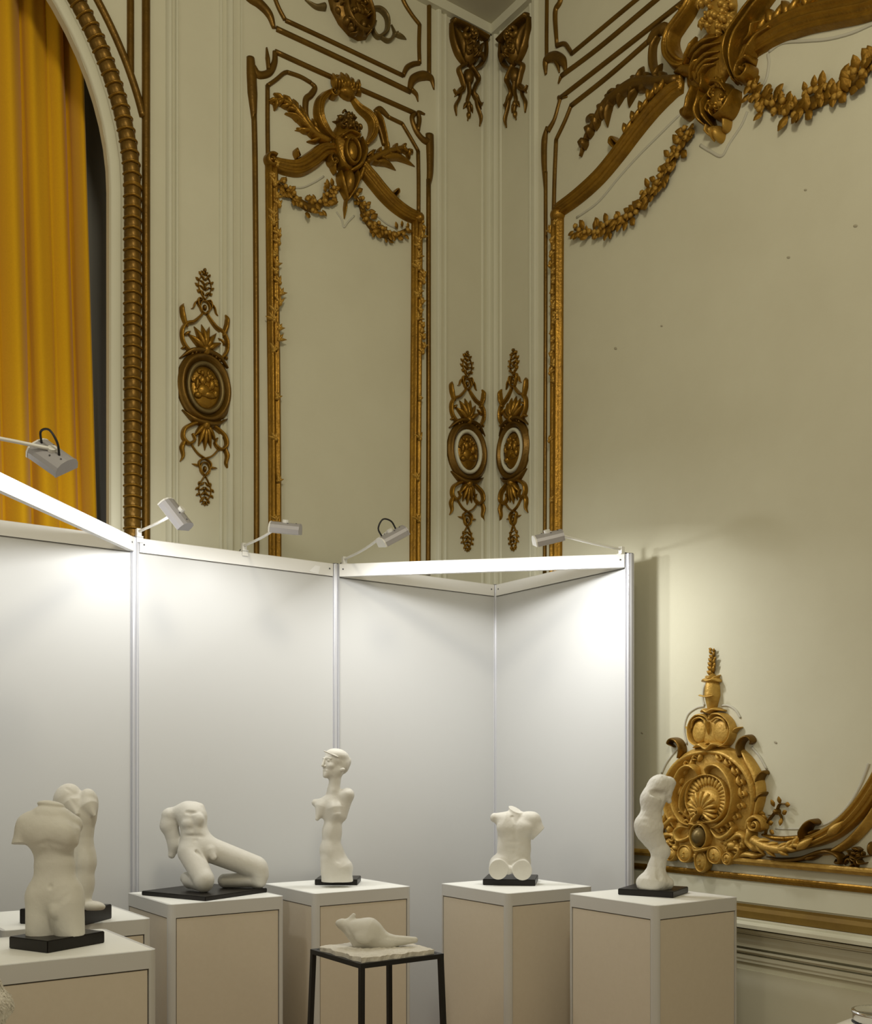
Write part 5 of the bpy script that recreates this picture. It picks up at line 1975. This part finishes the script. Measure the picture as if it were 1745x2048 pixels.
s4.ell((500, 290, 20), (132, 138, 132), 0, 30)
s4.ell(FP(4, 350, 42), (96, 152, 92), 0.10, 30)
s4.cap(FP(0, 470, 108), FP(0, 455, 92), 38, 52, 30)
s4.cap(FP(0, 462, 80), FP(70, 420, -20), 42, 66, 40)
s4.cap(FP(-52, 272, 112), FP(-14, 276, 124), 8, 8, 20)
s4.cap(FP(14, 276, 124), FP(84, 284, 98), 8, 7, 20)
s4.ell(FP(-42, 298, 136), (23, 17, 22), 0, 14, sub=True)
s4.ell(FP(58, 304, 132), (32, 18, 24), 0.08, 14, sub=True)
s4.ell(FP(-42, 300, 112), (16, 12, 14), 0, 6)
s4.ell(FP(56, 306, 108), (21, 13, 15), 0.08, 6)
s4.cap(FP(2, 284, 132), FP(0, 366, 160), 11, 19, 12)
s4.cap(FP(-16, 374, 140), FP(18, 376, 140), 12, 13, 8)
s4.cap(FP(-26, 424, 130), FP(30, 430, 128), 9, 9, 8)
s4.cap(FP(-24, 447, 126), FP(28, 451, 124), 11, 10, 8)
s4.cap(FP(-36, 437, 146), FP(42, 441, 142), 4, 4, 8, sub=True)
s4.ell(FP(0, 492, 118), (30, 24, 28), 0, 16)
s4.ell(FP(66, 372, 84), (34, 30, 34), 0, 30)
s4.ell((520, 236, 30), (150, 94, 140), 0.16, 12)
s4.ell((590, 330, 34), (92, 130, 104), 0.1, 24)
s4.ell((650, 312, 50), (44, 66, 60), 0.3, 16)
s4.cap((380, 192, -110), (545, 262, -128), 9, 9, 12)
s4.ell((602, 416, -80), (30, 24, 18), -0.3, 8)
s4.cap((505, 470, 0), (480, 690, 0), 76, 68, 50)
s4.cap((480, 690, 0), (462, 810, 0), 68, 88, 70)
s4.cap((475, 800, 10), (650, 718, 0), 66, 72, 60)
s4.cap((450, 830, 0), (250, 816, 20), 82, 44, 70)
s4.cap((655, 725, 0), (588, 980, 0), 74, 62, 60)
s4.ell((445, 890, 0), (155, 140, 98), 0, 70)
s4.cap((340, 890, -20), (285, 1020, -60), 86, 26, 50)
s4.cap((500, 900, -80), (520, 965, -100), 78, 52, 60)
s4.cap((485, 990, 0), (462, 1180, 0), 106, 106, 70)
s4.cap((462, 1180, 0), (446, 1400, 0), 108, 122, 70)
s4.cap((446, 1420, 0), (470, 1840, 0), 124, 138, 70)
s4.cap((500, 1480, 0), (585, 1630, 0), 110, 138, 90)
s4.cap((385, 1540, -70), (380, 1690, -90), 46, 42, 60)
s4.cap((600, 1780, 0), (600, 1900, 0), 122, 122, 50)
s4.ell((560, 1300, -135), (60, 230, 40), 0.05, 70, sub=True)
s4.floor(1795)
statue('woman_bust', 'white plaster bust of a slender woman with long neck and hair bun', s4, (675, 1758), DEPTH(*HZ(676, 1762, PED + 0.026)), PED, ((629.5, 1759), (715, 1759), (722.5, 1751)), 0.026)

# --- broad male torso
s5 = Sculpt(940, 1580, 9.311, 0.9)
s5.ell((830, 720, 0), (315, 390, 200), 0, 80)
s5.ell((670, 620, -100), (175, 150, 108), 0, 70)
s5.ell((1005, 620, -100), (175, 150, 108), 0, 70)
s5.ell((825, 1010, 0), (318, 300, 180), 0, 80)
s5.ell((795, 1240, 10), (345, 210, 190), 0, 80)
s5.cap((640, 470, 0), (470, 425, 0), 165, 90, 90)
s5.cap((1060, 450, 0), (1180, 470, 0), 140, 140, 70)
s5.cap((1150, 470, 0), (1290, 740, 0), 150, 150, 60, cut=((1365, 640, 0), (0.72, 0.70, 0.0)))
s5.cap((850, 480, 0), (852, 160, 0), 118, 128, 60, cut=((715, 215, 0), (0.36, -0.85, -0.40)))
s5.cap((560, 1290, 80), (500, 1450, -420), 190, 172, 60, cut=((0, 0, -250), (0, 0, -1)))
s5.cap((920, 1300, 80), (978, 1460, -420), 190, 176, 60, cut=((0, 0, -250), (0, 0, -1)))
s5.ell((715, 1400, -170), (70, 88, 70), 0, 30)
s5.cap((838, 470, -240), (828, 1080, -215), 16, 14, 60, sub=True)
s5.cap((520, 730, -200), (800, 740, -245), 12, 12, 50, sub=True)
s5.cap((870, 745, -245), (1130, 720, -200), 12, 12, 50, sub=True)
s5.cap((600, 880, -200), (1060, 880, -200), 9, 9, 50, sub=True)
s5.cap((600, 1000, -195), (1060, 1000, -195), 9, 9, 50, sub=True)
s5.cap((500, 1100, -190), (730, 1290, -215), 12, 12, 50, sub=True)
s5.cap((1120, 1100, -190), (760, 1290, -215), 12, 12, 50, sub=True)
s5.cap((780, 420, -150), (820, 520, -210), 16, 14, 40, sub=True)
s5.cap((940, 400, -150), (850, 520, -210), 16, 14, 40, sub=True)
s5.floor(1630)
statue('torso_sculpture', 'broad white plaster male torso with cut thighs facing forward', s5, (1022, 1757), DEPTH(*HZ(1022, 1757, PED + 0.028)), PED, ((965.5, 1758.5), (1071, 1759.5), (1077, 1749)), 0.028)

# --- figure bending forward
s6 = Sculpt(1220, 1520, 6.825, 0.95)
s6.cap((680, 330, 0), (590, 500, 0), 168, 164, 50)
s6.cap((590, 500, 0), (565, 680, 0), 160, 140, 50)
s6.cap((720, 290, -20), (800, 275, -40), 118, 82, 40)
s6.cap((820, 290, -50), (790, 430, -70), 66, 48, 34)
s6.cap((775, 430, -60), (800, 530, -60), 44, 32, 30)
s6.ell((520, 850, 0), (188, 180, 150), -0.3, 56)
s6.ell((610, 830, -20), (96, 190, 110), 0, 50)
s6.cap((545, 950, 0), (680, 1180, 0), 172, 118, 54)
s6.ell((715, 1205, 0), (112, 96, 110), 0, 40)
s6.cap((690, 1230, 0), (640, 1440, 0), 118, 96, 50)
s6.cap((640, 1430, 0), (610, 1610, 0), 118, 205, 60)
s6.cap((480, 1640, 0), (780, 1650, 0), 118, 96, 50)
s6.ell((640, 440, -150), (120, 50, 40), 0.2, 40, sub=True)
s6.cap((700, 420, -170), (690, 560, -150), 20, 10, 40, sub=True)
s6.cap((620, 1290, -130), (640, 1560, -190), 14, 26, 50, sub=True)
s6.ell((665, 880, -60), (56, 60, 60), 0, 30)
s6.floor(1726)
statue('figure_sculpture', 'white plaster nude figure bending forward with arms over the head', s6, (1308, 1775), DEPTH(*HZ(1310, 1778, PED + 0.026)), PED, ((1245.5, 1775), (1347, 1783.5), (1377.5, 1773)), 0.026, 'plaster', noise=0.22)


# ------------------------------------------------------------------ black stand with the relief
ZS = 0.88


def stand():
    l, fr, r = [np.array(HZ(px, py, ZS)) for px, py in ((622, 1898), (722, 1928), (883.5, 1906))]
    e1, e2 = r - fr, l - fr
    w, dp = np.linalg.norm(e1), np.linalg.norm(e2)
    x0, y0 = fr
    x1, y1 = x0 + w, y0 + dp
    t = thing('metal_stand', 'slim black square-tube stand under the reclining relief', 'stand', ((x0 + x1) / 2, (y0 + y1) / 2, 0))
    b = 0.016
    for lo, hi in (((x0, y0, ZS - b), (x1, y0 + b, ZS)), ((x0, y1 - b, ZS - b), (x1, y1, ZS)), ((x0, y0 + b, ZS - b), (x0 + b, y1 - b, ZS)), ((x1 - b, y0 + b, ZS - b), (x1, y1 - b, ZS))):
        MB().box(lo, hi).build('top_bar', 'black_metal', t, smooth=False)
    MB().box((x0 + b, y0 + b, ZS - 0.008), (x1 - b, y1 - b, ZS - 0.001)).build('top_plate', 'black_metal', t, smooth=False)
    sp = 0.035
    for cx_, cy_, sx, sy in ((x0, y0, 0.25, 0.25), (x1 - b, y0, 1, -0.3), (x1 - b, y1 - b, 0.4, 0.4), (x0, y1 - b, -1, 0.3)):
        mb = MB()
        ox, oy = sx * sp * (-1 if cx_ == x0 and sx > 0 else 1) * (1 if sx > 0 else 1), sy * sp
        ox = (-1 if cx_ == x0 else 1) * abs(sx) * sp
        oy = (-1 if cy_ == y0 else 1) * abs(sy) * sp
        top = [(cx_, cy_), (cx_ + b, cy_), (cx_ + b, cy_ + b), (cx_, cy_ + b)]
        mb.v = [(x + ox, y + oy, 0.0) for x, y in top] + [(x, y, ZS - b) for x, y in top]
        mb.f = [(3, 2, 1, 0), (4, 5, 6, 7), (0, 1, 5, 4), (1, 2, 6, 5), (2, 3, 7, 6), (3, 0, 4, 7)]
        mb.build('leg', 'black_metal', t, smooth=False)
    return (x0, y0, x1, y1)


sx0, sy0, sx1, sy1 = stand()


def relief():
    # slab: rough rectangle on the stand
    cxm, cym = (sx0 + sx1) / 2, (sy0 + sy1) / 2
    t = thing('relief_sculpture', 'white plaster reclining torso relief on a rough slab', 'sculpture', (cxm, cym, ZS), 0)
    rnd = random.Random(3)
    x0, x1, y0, y1 = sx0 + 0.012, sx1 - 0.030, sy0 + 0.012, sy1 - 0.050
    bm = bmesh.new()
    nu, nv = 26, 20
    th = 0.019
    grid = {}
    for k, zz in enumerate((0.0, th)):
        for i in range(nu + 1):
            for j in range(nv + 1):
                x = x0 + (x1 - x0) * i / nu - cxm
                y = y0 + (y1 - y0) * j / nv - cym
                edge = min(i, nu - i, j, nv - j)
                z = zz
                if edge == 0:
                    x += rnd.uniform(-0.0016, 0.0016) + 0.004 * math.sin(j * 0.9)
                    y += rnd.uniform(-0.0016, 0.0016) + 0.003 * math.sin(i * 0.8)
                if k:
                    z += rnd.uniform(-0.002, 0.002) - (0.004 if edge == 0 else 0)
                grid[i, j, k] = bm.verts.new((x, y, max(0.0, z)))
    for i in range(nu):
        for j in range(nv):
            bm.faces.new([grid[i, j, 1], grid[i + 1, j, 1], grid[i + 1, j + 1, 1], grid[i, j + 1, 1]])
            bm.faces.new([grid[i, j + 1, 0], grid[i + 1, j + 1, 0], grid[i + 1, j, 0], grid[i, j, 0]])
    for i in range(nu):
        bm.faces.new([grid[i, 0, 0], grid[i + 1, 0, 0], grid[i + 1, 0, 1], grid[i, 0, 1]])
        bm.faces.new([grid[i + 1, nv, 0], grid[i, nv, 0], grid[i, nv, 1], grid[i + 1, nv, 1]])
    for j in range(nv):
        bm.faces.new([grid[0, j + 1, 0], grid[0, j, 0], grid[0, j, 1], grid[0, j + 1, 1]])
        bm.faces.new([grid[nu, j, 0], grid[nu, j + 1, 0], grid[nu, j + 1, 1], grid[nu, j, 1]])
    me = bpy.data.meshes.new('slab')
    bm.to_mesh(me)
    bm.free()
    me.materials.append(MATS['rough_plaster'])
    link_mesh('slab', me, t)
    s = Sculpt(590, 1800, 5.453, 1.1)
    s.cap((520, 268, 0), (700, 350, 0), 62, 132, 40)
    s.cap((700, 350, 0), (800, 360, 0), 138, 158, 40)
    s.cap((800, 360, 0), (1000, 450, 0), 156, 82, 40)
    s.cap((1000, 455, 0), (1310, 440, 0), 78, 34, 40)
    s.cap((600, 240, 0), (642, 172, 0), 46, 24, 26)
    s.cap((478, 258, 0), (520, 270, 0), 34, 50, 24)
    s.cap((690, 470, 0), (1040, 470, 0), 70, 60, 40)
    s.ell((760, 420, -130), (90, 60, 40), 0, 40)
    s.cap((560, 300, -110), (640, 440, -130), 10, 12, 40, sub=True)
    s.cap((1010, 410, -90), (1290, 450, -50), 8, 6, 26, sub=True)
    s.floor(525)
    d = DEPTH(cxm, cym - 0.02)
    V, Q = s.mesh(F / d, (YH - 1893) / F, 1893, 752)
    V[:, 2] -= V[:, 2].min()
    # place: picture column 752 at depth d
    fx, fy = CAMXY(752, d)
    me = np_mesh('figure', V, Q, 'plaster')
    o = link_mesh('figure', me, t)
    o.location = (fx - cxm, fy - cym, th - 0.004)
    o.rotation_euler = (0, 0, -TH)


relief()

# ------------------------------------------------------------------ rough fragment at the left edge, vase at the right edge
fx, fy = CAMXY(-48, 2.2)
pedestal(fx - 0.2, fy - 0.2, 'low white pedestal below the rough plaster fragment', 0.40, 0.89)
s7 = Sculpt(-48, 1945, 4.0, 1.3)
s7.cap((-40, 560), (-30, 320), 240, 230, 60)
s7.cap((-30, 320), (10, 150), 230, 190, 60)
s7.cap((10, 150), (60, 60), 170, 110, 40)
s7.ell((200, 260, 0), (90, 120, 100), 0, 40)
s7.floor(660)
V, Q = s7.mesh(F / 2.2, (YH - 2110) / F, 2110, -48, noise=2.2, seed=4)
V[:, 2] -= V[:, 2].min()
o = link_mesh('plaster_fragment', np_mesh('plaster_fragment', V, Q, 'rough_plaster'))
o.location = (fx, fy, 0.89)
o.rotation_euler = (0, 0, -TH)
tag(o, 'rough cream plaster lump cut by the left picture edge', 'sculpture')

vx, vy = CAMXY(1768, 2.55)
t = thing('floor_vase', 'round white vessel with a metal ring at the bottom right edge', 'vase', (vx, vy, 0))
zc = EYE - (2036 - YH) / F * 2.55
mb = MB()
mb.lathe([(0.10, 0.0), (0.14, 0.02), (0.19, 0.2), (0.215, 0.45), (0.20, 0.65), (0.16, zc - 0.075), (0.12, zc - 0.035), (0.085, zc - 0.016), (0.07, zc - 0.012)], (vx, vy))
mb.build('body', 'porcelain', t)
mb = MB()
mb.lathe([(0.070, zc - 0.024), (0.0735, zc - 0.022), (0.0735, zc - 0.012), (0.068, zc - 0.011)], (vx, vy))
mb.build('gasket', 'cable_black', t)
mb = MB()
mb.lathe([(0.066, zc - 0.014), (0.071, zc - 0.010), (0.071, zc + 0.008), (0.074, zc + 0.011), (0.074, zc + 0.016), (0.066, zc + 0.018), (0.062, zc + 0.012)], (vx, vy))
mb.build('metal_ring', 'chrome', t)
